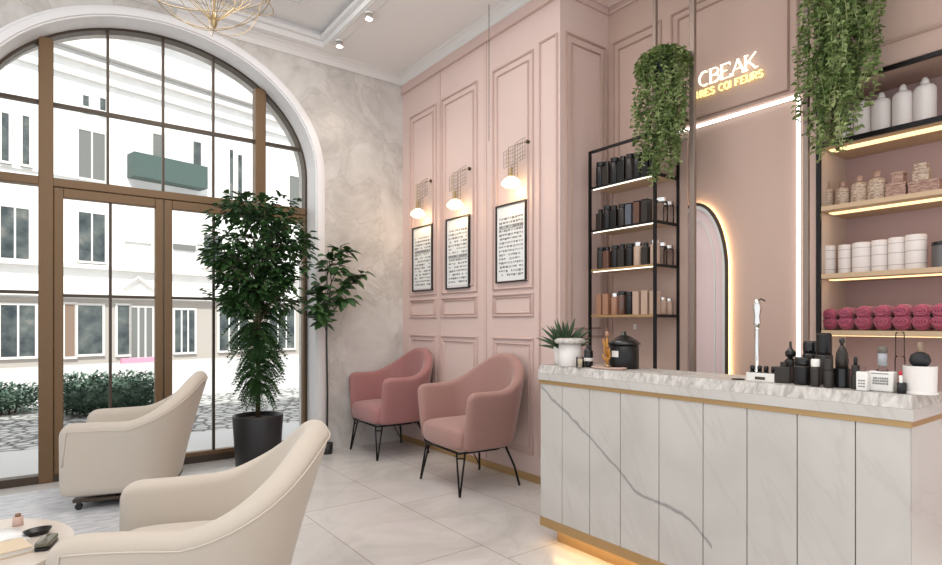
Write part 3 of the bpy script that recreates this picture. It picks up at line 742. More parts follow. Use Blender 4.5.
for k in range(210):                                      # drooping feathery lower fronds
    a = rnd(0, 2*PI); z = rnd(.52, 1.30); L_ = (.12+(z-.5)*.17)*rnd(.75, 1.15)
    pts = [Vector((0, 0, z+.06)) + Vector((math.cos(a)*L_*f, math.sin(a)*L_*f, .10*f-.22*f*f)) for f in (0, .25, .5, .75, 1)]
    mb.tube(pts, .0018, 4)
    for i in range(13):
        f = .15+.85*i/12; p = Vector((0, 0, z+.06)) + Vector((math.cos(a)*L_*f, math.sin(a)*L_*f, .10*f-.22*f*f))
        for s_ in (-1, 1):
            mb.leaf(p, (math.cos(a)*.6-math.sin(a)*s_, math.sin(a)*.6+math.cos(a)*s_, -.35), (0, 0, 1), .058*(1-.35*f), .013)
mb.build('frond', M['leaf'], t)

t = thing('rubber_plant', 'slender tall plant with broad leaves on a thin dark stem against the plaster wall', 'plant', (1.925, 4.61, 0))
MB().lathe([(.0, 0), (.042, 0), (.045, .006), (.050, .09), (.046, .09), (.044, .08), (.0, .08)], seg=24).build('pot', M['pot_black'], t, smooth=True)
mb = MB(); mb.tube([(0, 0, .08), (.004, 0, .5), (-.004, 0, .95), (0, 0, 1.2), (.03, -.02, 1.45), (.0, -.02, 1.72)], [.010, .009, .008, .007, .005, .003])
tips = []
for (dx, dy, dz, bz) in ((.12, -.10, 1.66, 1.35), (.25, -.14, 1.50, 1.3), (.14, -.10, 1.42, 1.2), (-.10, -.12, 1.40, 1.1), (-.10, -.12, 1.16, 1.0), (.16, -.12, 1.30, 1.15), (-.03, -.08, 1.62, 1.4), (.08, -.06, 1.70, 1.5), (-.17, -.14, 1.22, 1.08), (-.15, -.14, 1.34, 1.1)):
    mb.tube([(0, 0, bz), (dx*.5, dy*.5, (bz+dz)/2+.03), (dx, dy, dz)], [.005, .004, .002], 5); tips.append((dx, dy, dz, bz))
mb.build('stem', M['pot_black'], t, smooth=True)
mb = MB()
for (dx, dy, dz, bz) in tips:
    for k in range(17):
        f = rnd(.45, 1.08); p = Vector((dx*f, dy*f, bz+(dz-bz)*f+.02))
        a = rnd(0, 2*PI)
        if math.sin(a) > .4: a = -a
        mb.leaf(p, (math.cos(a), math.sin(a)*.6, rnd(-.4, .6)), (rnd(-.3, .3), -.5, 1), rnd(.10, .145), rnd(.052, .070), .12, .25)
mb.build('leaves', M['leaf'], t)

def vine(loc, label, top, width, drop, dens, side=1, strand=None):
    t = thing('hanging_vine', label, 'plant', loc, 0, 'hanging trailing vines')
    MB().lathe([(.0, -.10), (.05, -.10), (.065, -.03), (.07, .0), (.062, .0), (.0, -.02)], c=(.0, side*.0-.085, top-.04), seg=20).build('planter', M['pot_black'], t, smooth=True)
    mb2 = MB(); mb = MB()
    for s_ in range(dens):
        a = rnd(0, 2*PI); r0 = rnd(.02, width*.5)
        end = drop*(1-.45*rnd(0, 1)**1.6)*(1-.35*(r0/(width*.5))**4)
        n = int(end/.022); x, y = r0*math.cos(a)*.8, r0*math.sin(a)-.085
        x0_, y0_ = .3*x, .3*(y+.085)-.085; pts = []
        for i in range(n+1):
            f = min(1, i/5); q = i/max(n, 1)
            pts.append(Vector((x0_+(x-x0_)*f+.012*math.sin(i*.5+s_), y0_+(y-y0_)*f+.012*math.cos(i*.43+s_*2)+side*.04*q*q, top-.02+.05*math.sin(f*PI)*1.2-i*.022)))
        mb2.tube(pts, .0014, 4)
        for p in pts:
            for k in range(2):
                aa = rnd(0, 2*PI); mb.leaf(p, (math.cos(aa), math.sin(aa), rnd(-.6, .4)), (rnd(-.6, .6), rnd(-.6, .6), 1), rnd(.020, .032), rnd(.018, .026))
    for k in range(int(width*3300)):
        a = rnd(0, 2*PI); e = rnd(-.5, 1.2); q = rnd(.35, .52)*width
        v = Vector((math.cos(a)*math.cos(e)*.85, math.sin(a)*math.cos(e), math.sin(e)*.55)); p = Vector((0, -.085, top-.09))+v*q
        mb.leaf(p, (v.x+rnd(-.7, .7), v.y+rnd(-.7, .7), v.z-.2+rnd(-.5, .5)), (rnd(-.5, .5), rnd(-.5, .5), 1), rnd(.020, .034), rnd(.017, .026))
    for (dy, dz, up) in (strand or []):
        pts = [Vector((0, -.085+dy*f, top-.2-dz*f+up*f*f)) for f in [i/16 for i in range(17)]]
        mb2.tube(pts, .0016, 4)
        for p in pts:
            for k in range(2):
                aa = rnd(0, 2*PI); mb.leaf(p, (math.cos(aa), math.sin(aa), rnd(-.3, .6)), (0, 0, 1), .032, .017)
    mb2.build('stems', M['leaf_vine'], t); mb.build('leaves', M['leaf_vine'], t)
    return t
vine((2.885, 2.09, 0), 'trailing green vine hanging at the corner of the black shelf tower', 2.68, .31, .76, 58)
vine((2.98, 1.195, 0), 'larger trailing green vine hanging above the niche shelving, at the upright light strip', 2.86, .36, .95, 72, strand=[(.13, .62, .0), (.10, .80, .02), (.19, .62, .10), (.0, .76, 0)])

# ------------------------------------------------------------------ wall lamps, posters, cable, chandelier, spots
def sconce(y, zb, label, seed):
    random.seed(seed)
    t = thing('wall_lamp', label, 'wall lamp', (XP-.085, y, zb), 0, 'glowing wall lamps on the pink wall')
    mb = MB(); mb.lathe([(.0, -.045), (.045, -.036), (.072, -.018), (.075, -.004), (.055, .018), (.026, .036), (.0, .04)], seg=28, sx=.85, sy=1.0)
    mb.build('glass_shade', M['lamp_glow'], t, smooth=True)
    mb = MB()
    def panel(y0_, y1_, z0_, z1_, nv, nh, x=0, sk=0.0, r=.0020):
        for i in range(nv+1):
            yy = y0_+(y1_-y0_)*i/nv; s_ = sk*(yy-y0_); mb.tube([(x, yy, z0_+s_), (x, yy, z1_+s_)], r, 4)
        for j in range(nh+1):
            zz = z0_+(z1_-z0_)*j/nh+rnd(-.004, .004); mb.tube([(x, y0_, zz), (x, y1_, zz+sk*(y1_-y0_))], r*.8, 4)
    panel(-.035, .032, .04, .25, 3, 8)
    panel(-.035, .032, .04, .13, 2, 4, x=.03)
    panel(-.135, -.035, .14, .28, 4, 5, sk=-.15, x=.01)
    if seed != 12: panel(.032, .085, .12, .24, 2, 4, x=.005, sk=-.15)
    mb.build('lattice', M['silver'], t)
    mb = MB(); mb.tube([(0, 0, .04), (0, 0, .10)], .012, 10); mb.tube([(0, -.03, .25), (.05, -.07, .27), (.068, -.09, .275)], .003, 6); mb.tube([(0, -.033, .04), (0, -.033, .25)], .003, 6); mb.tube([(0, .03, .04), (0, .03, .25)], .003, 6)
    mb.build('bracket', M['brass'], t)
    MB().tube([(.067, -.09, .275), (.084, -.09, .275)], .013, 14).build('wall_plate', M['dark_bronze'], t)
    l = lamp('bulb_light', 'POINT', (0, 0, -.065), 1.1, (1, .66, .36), shadow_soft_size=.04); l.parent = t
    return t
def sy(px, py, out):  # point in front of the pink wall seen at that place
    yy = yx(px, XP-out); return yy, EYE-(py-323)/FOC*dist(XP-out, yy)
a = sy(418, 213, .085); sconce(a[0], a[1], 'glowing lamp with metal lattice bracket on the pink wall, nearest the room corner', 12)
a = sy(455, 204, .085); sconce(a[0], a[1], 'glowing lamp with metal lattice bracket over the middle framed poster', 5)
a = sy(511, 182, .085); sconce(a[0], a[1], 'glowing lamp with metal lattice bracket over the largest-looking poster nearest the counter', 9)
random.seed(31)
def poster(ya, yb, z0, z1, label, band):
    t = thing('framed_poster', label, 'poster', (XP, (ya+yb)/2, z0), 0, 'framed text posters on the pink wall')
    hw = (yb-ya)/2; h = z1-z0; mb = MB(); f = .011
    mb.box(-.022, -.006, -hw, -hw+f, 0, h); mb.box(-.022, -.006, hw-f, hw, 0, h); mb.box(-.022, -.006, -hw+f, hw-f, 0, f); mb.box(-.022, -.006, -hw+f, hw-f, h-f, h)
    mb.build('frame', M['black_matte'], t)
    MB().box(-.012, -.007, -hw+f, hw-f, f, h-f).build('paper', M['paper'], t)
    mb = MB(); mb3 = MB(); rows = 15
    for i in range(rows):
        z = h*.83-i*h*.77/rows; yy = -hw*.78
        dark = (i in band)
        rh = h*.77/rows*(.7 if dark else .58)
        while yy < hw*.76:
            l_ = rnd(.012, .03) if not dark else rnd(.02, .04)
            if rnd(0, 1) > .12:
                (mb if (dark or rnd(0, 1) > .5) else mb3).box(-.0128, -.0119, yy, min(yy+l_, hw*.8), z-rh*rnd(.6, 1), z)
            yy += l_+rnd(.004, .010)
        if dark: mb3.box(-.0124, -.0119, -hw*.8, hw*.8, z-rh*1.3, z+.004)
    mb.build('print', M['ink'], t)['kind'] = 'stuff'; mb3.build('print', M['ink_mid'], t)['kind'] = 'stuff'
poster(4.205, 4.535, 1.385, 1.965, 'black framed text poster nearest the room corner, left of the three', (4,))
poster(3.665, 3.992, 1.38, 1.965, 'black framed text poster in the middle of the three on the pink wall', (7,))
poster(2.995, 3.33, 1.395, 1.968, 'black framed text poster nearest the counter, right of the three', (2,))

mb = MB(); yy = yx(489, 2.60); n = 56
zt, zb = H, 2.42
mb.tube([(0, 0, 0), (0, 0, zt-zb)], .0022, 6)
for i in range(n): mb.lathe([(0, -.005), (.005, 0), (0, .005)], c=(0, 0, (i+.5)*(zt-zb)/n), seg=6)
tag(mb.build('hanging_chain', M['silver'], loc=(2.60, yy, zb)), 'thin beaded metal chain hanging from the ceiling before the pink wall', 'chain')

# chandelier of thin wires
cd = 2.55; r_ = ray(214); CHX, CHY = r_[0]*cd, r_[1]*cd; CHZ = EYE+(323-24)/FOC*cd
t = thing('wire_chandelier', 'airy brass wire bowl chandelier hanging at the top edge before the window', 'chandelier', (CHX, CHY, CHZ))
random.seed(3)
MB().lathe([(.0, -.02), (.008, -.015), (.014, .0), (.012, .03), (.006, .05), (0, .055)], seg=14).build('hub', M['brass'], t, smooth=True)
for k in range(22):
    a = 2*PI*k/22; L_ = rnd(.20, .27)
    MB().tube([(.006*math.cos(a), .006*math.sin(a), .01), (L_*.3*math.cos(a), L_*.3*math.sin(a), .07), (L_*.75*math.cos(a), L_*.75*math.sin(a), .17), (L_*.9*math.cos(a), L_*.9*math.sin(a), .28)], .0015, 5).build('wire_arm', M['brass'], t)
for (tx, ty, zc, r) in ((.25, .12, .14, .255), (-.2, .3, .17, .25), (.1, -.3, .16, .245)):
    pts = [Vector((r*math.cos(2*PI*i/40), r*math.sin(2*PI*i/40), zc+tx*r*math.cos(2*PI*i/40)+ty*r*math.sin(2*PI*i/40))) for i in range(40)]
    MB().tube(pts, .0024, 6, closed=True).build('wire_hoop', M['brass'], t, smooth=True)
for a in (0.4, 1.45, 2.5):
    pts = [Vector((.25*math.sin(f)*math.cos(a), .25*math.sin(f)*math.sin(a), .23-.26*math.cos(f))) for f in [(-1.5+3.0*i/20) for i in range(21)]]
    MB().tube(pts, .0016, 6).build('wire_hoop', M['brass'], t, smooth=True)
MB().tube([(0, 0, .05), (0, 0, TZ-CHZ)], .004, 8).build('rod', M['brass'], t)

# ceiling spots on a track along the tray edge
def spot(px, py, label):
    x = 1.945; z = H-.005
    y = yx(px, x)
    t = thing('ceiling_spotlight', label, 'spotlight', (x, y, H), 0, 'ceiling spotlights along the tray edge')
    MB().lathe([(.0, -.001), (.030, -.001), (.030, -.02), (.0, -.02)], seg=20).build('base', M['white_paint'], t)
    MB().lathe([(.026, -.02), (.030, -.045), (.032, -.058), (.027, -.058), (.022, -.03)], seg=20).build('housing', M['chrome'], t, smooth=True)
    MB().lathe([(.0, -.0575), (.0265, -.055), (.025, -.045), (.0, -.045)], seg=20).build('lens', M['spot_glow'], t, smooth=True)
    l = lamp('spot_light', 'SPOT', (0, 0, -.07), 9, (1, .88, .74), (0, math.radians(-12), 0), spot_size=math.radians(95), spot_blend=.7, shadow_soft_size=.03); l.parent = t
spot(339.5, 46, 'lit round ceiling spotlight, lower in view of the pair by the tray corner')
spot(369, 20, 'lit round ceiling spotlight, higher in view of the pair, further from the corner')
mb = MB(); mb.box(1.905, 1.918, -1.0, 4.5, H-.006, H-.0003); mb.box(1.976, 1.986, -1.0, 4.5, H-.006, H-.0003)
struct(mb.build('trim_9', M['white_paint']))

# ------------------------------------------------------------------ wares on shelves: every one its own thing
def pump_bottle(loc, label, s=1.0):
    t = thing('lotion_bottle', label, 'bottle', loc, 0, 'tall white bottles on the top niche shelf'); t.scale = (s, s, s)
    MB().lathe([(.0, 0), (.043, 0), (.0445, .006), (.0445, .165), (.043, .18), (.036, .192), (.02, .198), (.0, .198)], seg=28).build('body', M['white_plastic'], t, smooth=True)
    c = MB().lathe([(0, .198), (.016, .199), (.018, .208), (.014, .224), (.007, .234), (.0, .236)], seg=16).build('cap', M['white_ceramic'], t, smooth=True)
    return t
XS = 3.33
def nicheY(px): return yx(px, XS)
first = None
wl = ['tall white bottle on the top niche shelf, half hidden by the trailing vine', 'tall white bottle on the top niche shelf, first one clear of the vine', 'tall white bottle on the top niche shelf, middle of the row', 'tall white bottle on the top niche shelf, second from the right', 'tall white bottle on the top niche shelf, furthest right in view']
for i, (px, s) in enumerate(((845.5, .87), (863, .87), (881.5, .94), (903, .98), (925, 1.0))):
    if i == 0: first = pump_bottle((XS, nicheY(px), SHZ[0]+.001), wl[0], s)
    else: dup(first, (XS, nicheY(px), SHZ[0]+.001), label=wl[i], scale=(s, s, s))
def tan_bottle(loc, label):
    t = thing('patterned_bottle', label, 'bottle', loc, 0, 'tan patterned bottles on the second niche shelf')
    MB().lathe([(.0, 0), (.034, 0), (.036, .005), (.035, .09), (.028, .105), (.014, .112), (.0, .112)], seg=24).build('body', M['tan_print'], t, smooth=True)
    MB().lathe([(.014, .112), (.015, .118), (.013, .14), (.0, .142)], seg=16).build('stopper', M['rose_box'], t, smooth=True)
    return t
tl = ['tan patterned bottle at the left end of the second niche shelf', 'shorter tan patterned bottle, second from the left on the second niche shelf', 'tan patterned bottle, third from the left on the second niche shelf', 'tan patterned bottle beside the small boxes on the second niche shelf']
first = None
for i, (px, s) in enumerate(((826, 1.1), (842.5, .98), (859.5, 1.08), (877, 1.14))):
    if i == 0: first = tan_bottle((XS, nicheY(px), SHZ[1]+.001), tl[0]); first.scale = (s, s, s)
    else: dup(first, (XS, nicheY(px), SHZ[1]+.001), label=tl[i], scale=(s, s, s))
def rbox(px, z, wd, h, label, m='rose_box', x=XS, dep=.05, name='gift_box', lidh=.012):
    t = thing(name, label, 'box', (x, nicheY(px), z), 0, 'small boxes on the second niche shelf')
    MB().box(-dep/2, dep/2, -wd/2, wd/2, 0, h-lidh).build('box_body', M[m], t, bevel=.002)
    MB().box(-dep/2-.002, dep/2+.002, -wd/2-.002, wd/2+.002, h-lidh, h).build('lid', M[m], t, bevel=.002)
z = SHZ[1]+.001
rbox(897, z, .082, .085, 'wide rose brown box at the bottom of the left box pile')
rbox(899, z+.085, .048, .05, 'small rose brown box on top of the left box pile')
rbox(925, z, .12, .075, 'wide rose brown box at the bottom of the right box pile')
rbox(922, z+.075, .062, .052, 'tan patterned box in the middle of the right box pile', 'tan_print')
rbox(922, z+.127, .046, .03, 'small tan patterned box on top of the right box pile', 'tan_print')
def canister(loc, label, r=.041, h=.158):
    t = thing('white_canister', label, 'canister', loc, 0, 'white banded canisters on the third niche shelf')
    MB().lathe([(.0, 0), (r, 0), (r*1.02, .004), (r*1.02, h-.006), (r*.97, h), (.0, h)], seg=28).build('body', M['white_plastic'], t, smooth=True)
    gb = mat('grey_band', (.42, .38, .36), .6)
    for zz in (h*.2, h*.55, h*.83): MB().lathe([(r*1.0205, zz-.0015), (r*1.035, zz), (r*1.0205, zz+.0015)], seg=28).build('band', gb, t)
    return t
first = None
cl = ['beige tinted wide canister at the left end of the third niche shelf', 'narrow white canister, second from the left on the third niche shelf', 'wide white canister, third from the left on the third niche shelf', 'white canister, fourth from the left on the third niche shelf', 'white canister, fifth from the left on the third niche shelf', 'white canister with tan foot, furthest right of the banded row']
for i, (px, sx_, sz) in enumerate(((827, 1.0, 1.0), (845, .74, .98), (862, 1.02, 1.0), (880, .86, 1.02), (897, .86, 1.05), (916, 1.02, 1.08))):
    if i == 0: first = canister((XS, nicheY(px), SHZ[2]+.001), cl[0])
    else: dup(first, (XS, nicheY(px), SHZ[2]+.001), label=cl[i], scale=(sx_, sx_, sz))
t = thing('dark_tin', 'dark grey tin at the right end of the third niche shelf', 'tin', (XS, nicheY(944), SHZ[2]+.001))
MB().lathe([(0, 0), (.045, 0), (.045, .11), (0, .11)], seg=28).build('body', mat('grey_tin', (.16, .15, .15), .35, .5), t, bevel=.002)
MB().lathe([(0, .11), (.046, .11), (.046, .125), (.0, .135)], seg=28).build('lid', M['black_gloss'], t)
# rolled towels: each a spiral roll standing on its shelf
def towel(loc, label, s=1):
    t = thing('rolled_towel', label, 'towel', loc, 0, 'rolled raspberry towels on the bottom niche shelf')
    for (zz, rr, nm) in ((.038, .043, 'lower_roll'), (.090, .039, 'upper_roll')):
        rows = []
        for i in range(23):
            f = i/22; x = -.085+.17*f; e = min(1, (min(f, 1-f)/.12))**.5 if 0 < f < 1 else .25
            rows.append([(x, rr*e*math.cos(a)*(1+.09*noise.noise((x*40, math.cos(a)*2.2, math.sin(a)*2.2+zz*30))), zz+rr*.92*e*math.sin(a)*(1+.16*noise.noise((x*40+5, math.cos(a)*2.2, math.sin(a)*2.2+zz*30)))) for a in [2*PI*k/28 for k in range(28)]])
        mb = MB(); R = mb.grid(rows, cv=True); mb.cap(R[0]); mb.cap(R[-1], True)
        # spiral edge on the visible end
        sp_ = [Vector((-.088, rr*.85*(1-i/34)*math.cos(i*.55), zz+rr*.55*(1-i/34)*math.sin(i*.55))) for i in range(32)]
        o = mb.build(nm, M['towel'], t, smooth=True, sub=1)
        MB().tube(sp_, .004, 6).build('rolled_edge', M['towel'], o, smooth=True)
    t.scale = (s, s, s); return t
first = None
wl = ['raspberry rolled towel at the left end of the bottom niche shelf', 'raspberry rolled towel, second from the left end of the towel row', 'raspberry rolled towel, third from the left end of the towel row', 'raspberry rolled towel in the middle of the towel row', 'raspberry rolled towel, third from the right edge of the photo', 'raspberry rolled towel, second from the right edge of the photo', 'raspberry rolled towel cut by the right edge of the photo']
for i, (px, s) in enumerate(((829.5, .86), (846, .90), (864, .95), (883, .97), (902.5, .98), (922, .97), (941.5, .98))):
    if i == 0: first = towel((3.34, yx(px, 3.29), SHZ[3]+.0065), wl[0], s)
    else: dup(first, (3.34, yx(px, 3.29), SHZ[3]+.0065), rotz=0, label=wl[i], scale=(s*.97, s*.93, s))

# jars on the shelf tower
def jar(kind, m, lidm):
    t = thing('cosmetic_jar', '', 'jar')
    if kind == 'tall': MB().lathe([(0, 0), (.024, 0), (.0255, .003), (.0255, .082), (.022, .088), (0, .088)], seg=18).build('glass_body', m, t, smooth=True); MB().lathe([(0, .088), (.0235, .088), (.0235, .104), (.0, .105)], seg=18).build('lid', lidm, t)
    elif kind == 'square': MB().box(-.022, .022, -.022, .022, 0, .085).build('glass_body', m, t, bevel=.004); MB().lathe([(0, .085), (.015, .085), (.015, .105), (0, .106)], seg=14).build('lid', lidm, t)
    else: MB().box(-.024, .024, -.020, .020, 0, .098).build('carton', m, t, bevel=.001); MB().box(-.0245, .0245, -.0205, .0205, .098, .103).build('flap', lidm, t)
    return t
protos = {}
def place_jar(kind, mk, lk, loc, label, group, s=(1, 1, 1)):
    key = (kind, mk, lk)
    if key not in protos:
        protos[key] = jar(kind, M[mk], M[lk]); o = protos[key]; o.location = loc; o['label'] = label; o.scale = s
    else: o = dup(protos[key], loc, label=label, scale=s)
    o['group'] = group; return o
ordn = ['first', 'second', 'third', 'fourth', 'fifth', 'sixth', 'seventh', 'eighth', 'ninth']
desc = {'dark_glass': 'black', 'smoke_glass': 'smoky brown', 'brown_glass': 'dark brown', 'blue_glass': 'slate blue', 'beige_jar': 'beige', 'copper_jar': 'copper coloured', 'clear_glass': 'clear glass'}
kd = {'tall': 'round jar', 'square': 'square bottle', 'carton': 'carton'}
rowsd = [
 (2.0, 'top', [('tall','dark_glass'),('square','smoke_glass'),('tall','dark_glass'),('square','dark_glass'),('tall','smoke_glass'),('tall','dark_glass'),('square','dark_glass'),('tall','dark_glass')], 1.12),
 (1.715, 'second', [('square','smoke_glass'),('tall','dark_glass'),('square','dark_glass'),('tall','smoke_glass'),('carton','blue_glass'),('carton','brown_glass'),('carton','smoke_glass')], 1.0),
 (1.455, 'third', [('tall','smoke_glass'),('square','brown_glass'),('tall','dark_glass'),('square','smoke_glass'),('tall','dark_glass'),('tall','beige_jar'),('square','smoke_glass'),('tall','beige_jar')], .98),
 (1.152, 'bottom', [('carton','copper_jar'),('carton','copper_jar'),('tall','copper_jar'),('tall','brown_glass'),('tall','dark_glass'),('carton','beige_jar'),('carton','beige_jar'),('carton','beige_jar')], 1.0)]
for z, rn, items, sc_ in rowsd:
    n = len(items); span = .44; x = 2.978
    for i, (kk, mk) in enumerate(items):
        y = TW_Y1-.045-i*(span-.02)/(7) 
        s = sc_*rnd(.93, 1.05)
        lk = 'black_gloss' if mk not in ('beige_jar', 'copper_jar') else ('chrome' if kk != 'carton' else mk)
        place_jar(kk, mk, lk, (x+rnd(-.004, .004), y, z+.001), '%s %s, %s from the left on the %s shelf of the black tower' % (desc[mk], kd[kk], ordn[i], rn), 'jars on the shelf tower', (s*1.1, s*1.1, s*1.38))
    back = {'top': [], 'second': [('clear_glass', 1.45), ('clear_glass', 1.3)], 'third': [('clear_glass', 1.3), ('clear_glass', 1.2)], 'bottom': [('beige_jar', 1.0), ('beige_jar', .95)]}[rn]
    for j, (mk, s) in enumerate(back):
        place_jar('tall', mk, 'chrome', (3.055+j*.07, TW_Y0+.045, z+.001), '%s jar at the right end of the %s tower shelf, %s' % (desc[mk], rn, ('nearer the front' if j == 0 else 'against the wall')), 'jars on the shelf tower', (s, s, s))

# ------------------------------------------------------------------ things on the counter
def cy(px, x): return yx(px, x)
def szz(x, y): return dist(x, y)/FOC          # metres per pixel there
# potted agave
X = 2.13; Y = 2.06
t = thing('potted_succulent', 'spiky green succulent in a white pot at the left end of the counter', 'plant', (X, Y, CT+.0005))
MB().lathe([(0, 0), (.048, 0), (.052, .006), (.056, .095), (.050, .095), (.047, .08), (0, .07)], seg=28).build('pot', M['white_ceramic'], t, smooth=True)
mb = MB(); random.seed(4)
for k in range(46):
    a = 2.4*k; el = .25+1.2*(k/46); L_ = rnd(.13, .19)
    d = Vector((math.cos(a)*math.cos(el), math.sin(a)*math.cos(el), math.sin(el)))
    sd = d.cross(Vector((0, 0, 1))).normalized()
    base = Vector((0, 0, .072)); prev = None
    P_ = [base+d*.012, base+d*L_*.35, base+d*L_*.7-Vector((0, 0, .004)), base+d*L_-Vector((0, 0, .012))]
    mb.tube(P_, [.006, .009, .007, .001], 5)
mb.build('spiky_leaves', M['leaf_grey'], t, smooth=True)
X = 2.065; y = cy(570, X)+.012
t = thing('lidded_canister', 'white drum canister with a broad marble lid beside the succulent', 'canister', (X, y-.012, CT+.0005))
MB().lathe([(0, 0), (.052, 0), (.055, .004), (.055, .11), (0, .11)], seg=32).build('body', M['white_ceramic'], t, smooth=True)
MB().lathe([(0, .111), (.068, .111), (.074, .116), (.074, .128), (.06, .136), (0, .138)], seg=32).build('lid', M['marble_top'], t, smooth=True)
t = thing('cotton_jar', 'small clear jar of cream cotton pads in front of the lidded canister', 'jar', (2.026, cy(580, 2.026), CT+.0005))
MB().lathe([(.0, 0), (.017, 0), (.018, .003), (.018, .050), (.017, .052), (.016, .050), (.016, .004), (0, .004)], seg=22).build('glass_body', M['clear_glass'], t, smooth=True)
MB().lathe([(0, .005), (.0150, .005), (.015, .033), (.010, .04), (0, .04)], seg=16).build('cotton_pads', mat('cotton', (.72, .62, .46), .95), t, smooth=True)
def dropper(x, y, label, h=.075, r=.018, m='black_gloss', cap=None, group='dark bottles on the counter', name='cosmetic_bottle', lab=True):
    t = thing(name, label, 'bottle', (x, y, CT+.0005), 0, group)
    MB().lathe([(0, 0), (r, 0), (r*1.04, .003), (r*1.04, h*.72), (r*.8, h*.8), (r*.45, h*.84), (r*.42, h*.86), (0, h*.86)], seg=22).build('body', M[m], t, smooth=True)
    MB().lathe([(0, h*.86), (r*.5, h*.86), (r*.5, h), (0, h*1.01)], seg=16).build('cap', M[cap or m], t)
    if lab: MB().lathe([(r*1.042, h*.28), (r*1.06, h*.285), (r*1.06, h*.42), (r*1.042, h*.425)], seg=22).build('label_band', M['label_white'], t, smooth=True)
    return t
dropper(2.09, cy(588.5, 2.09), 'small black bottle with white label beside the marble-lidded canister', .105, .021)
# tray with amber ornament and black jar
X = 2.10
t = thing('oil_diffuser', 'black cylinder jar with a dark dome lid behind the gold ornament', 'jar', (2.17, cy(624, 2.17), CT+.0005))
MB().lathe([(0, 0), (.066, 0), (.068, .004), (.068, .105), (.062, .11), (0, .11)], seg=32).build('body', M['dark_glass'], t, smooth=True)
MB().lathe([(.075, .111), (.076, .116), (.055, .134), (.03, .148), (.012, .156), (.010, .170), (0, .172)], seg=28).build('dome_lid', M['black_gloss'], t, smooth=True)
MB().box(-.070, -.0675, -.022, .014, .055, .083).build('label_plate', M['label_white'], t)
t = thing('gold_ornament', 'branching amber and gold ornament on a pinkish tray on the counter', 'ornament', (2.08, cy(606, 2.08)-.01, CT+.0105))
MB().lathe([(0, 0), (.016, 0), (.012, .008), (.005, .012), (0, .012)], seg=16).build('foot', M['brass'], t, smooth=True)
mb = MB(); random.seed(8)
mb.tube([(0, 0, .01), (.002, .006, .05), (0, .004, .10), (0, .004, .135)], [.005, .006, .007, .004], 8)
for k in range(12):
    a = rnd(0, 2*PI); z = rnd(.03, .11); mb.tube([(0, 0, z-.02), (.015*math.cos(a), .02*math.sin(a), z), (.018*math.cos(a), .028*math.sin(a), z+.02)], [.004, .006, .002], 6)
mb.build('branches', M['amber'], t, smooth=True)
MB().lathe([(0, .135), (.008, .138), (.01, .15), (.005, .162), (0, .165)], c=(0, .004, 0), seg=14).build('finial', M['copper_jar'], t, smooth=True)
t = tag(MB().lathe([(0, 0), (.06, 0), (.066, .008), (.06, .0095), (0, .006)], seg=32, sy=1.5, sx=.72).build('small_tray', M['skin_card'], smooth=True, loc=(2.085, cy(607, 2.085)-.01, CT+.0005)), 'oval pinkish tray lying on the counter under the gold ornament', 'tray')
c = thing('wall_switch', 'small white switch plate on the wall below the shelf tower', 'switch', (TW_X1+.012, 2.415, 1.075))
MB().box(-.008, .0015, -.032, .032, -.04, .04).build('plate', M['label_white'], c, bevel=.002)
MB().box(-.011, -.008, -.012, .012, -.018, .018).build('rocker', M['white_ceramic'], c, bevel=.001)

# centre: chrome tap-like stand, white tray with four polish bottles
X = 2.17; y = cy(757, X)
t = thing('chrome_spout', 'tall slim chrome spout rising behind the row of nail polishes', 'tap', (X, y, CT+.0005))
t.scale = (1.1, 1.1, 1.24); MB().lathe([(0, 0), (.02, 0), (.02, .006), (.008, .012), (.0075, .15), (.009, .155), (.0, .157)], seg=18).build('stem', M['chrome'], t, smooth=True)
MB().lathe([(.008, .155), (.012, .17), (.009, .19), (.014, .215), (.010, .235), (.004, .245), (0, .246)], seg=16).build('sculpted_head', M['chrome'], t, smooth=True)
MB().tube([(0, 0, .235), (-.004, -.015, .243), (-.004, -.03, .236)], .0025, 6).build('lever', M['dark_bronze'], t, smooth=True)
X = 2.10
ya, yb = cy(749, X), cy(777, X)
t = thing('white_caddy', 'low white caddy holding a row of black polish bottles', 'caddy', (X, (ya+yb)/2, CT+.0005))
hw = (ya-yb)/2; mb = MB(); mb.box(-.02, .02, -hw, hw, 0, .004); mb.box(-.02, -.017, -hw, hw, .004, .030); mb.box(.017, .02, -hw, hw, .004, .030); mb.box(-.017, .017, -hw, -hw+.003, .004, .03); mb.box(-.017, .017, hw-.003, hw, .004, .03)
mb.build('tray', M['label_white'], t)
MB().box(-.0212, -.02, -.018, .018, .006, .016).build('handle_slot', M['dark_bronze'], t)
first = None
pl_ = ['black polish bottle at the left end of the white caddy', 'black polish bottle, second from the left in the white caddy', 'black polish bottle, third from the left in the white caddy', 'black polish bottle at the right end of the white caddy']
for i in range(4):
    y = (ya+yb)/2+hw*.74-hw*1.48*i/3
    if i == 0:
        first = thing('nail_polish', pl_[0], 'nail polish', (X, y, CT+.0055), 0, 'black polish bottles in the caddy')
        MB().lathe([(0, 0), (.0095, 0), (.010, .002), (.010, .026), (.006, .030), (0, .030)], seg=16).build('bottle_body', M['black_gloss'], first, smooth=True)
        MB().lathe([(0, .030), (.0075, .030), (.0085, .046), (.006, .05), (0, .05)], seg=12).build('cap', M['black_gloss'], first, smooth=True)
    else: dup(first, (X+.002*(i % 2), y, CT+.0055), label=pl_[i])
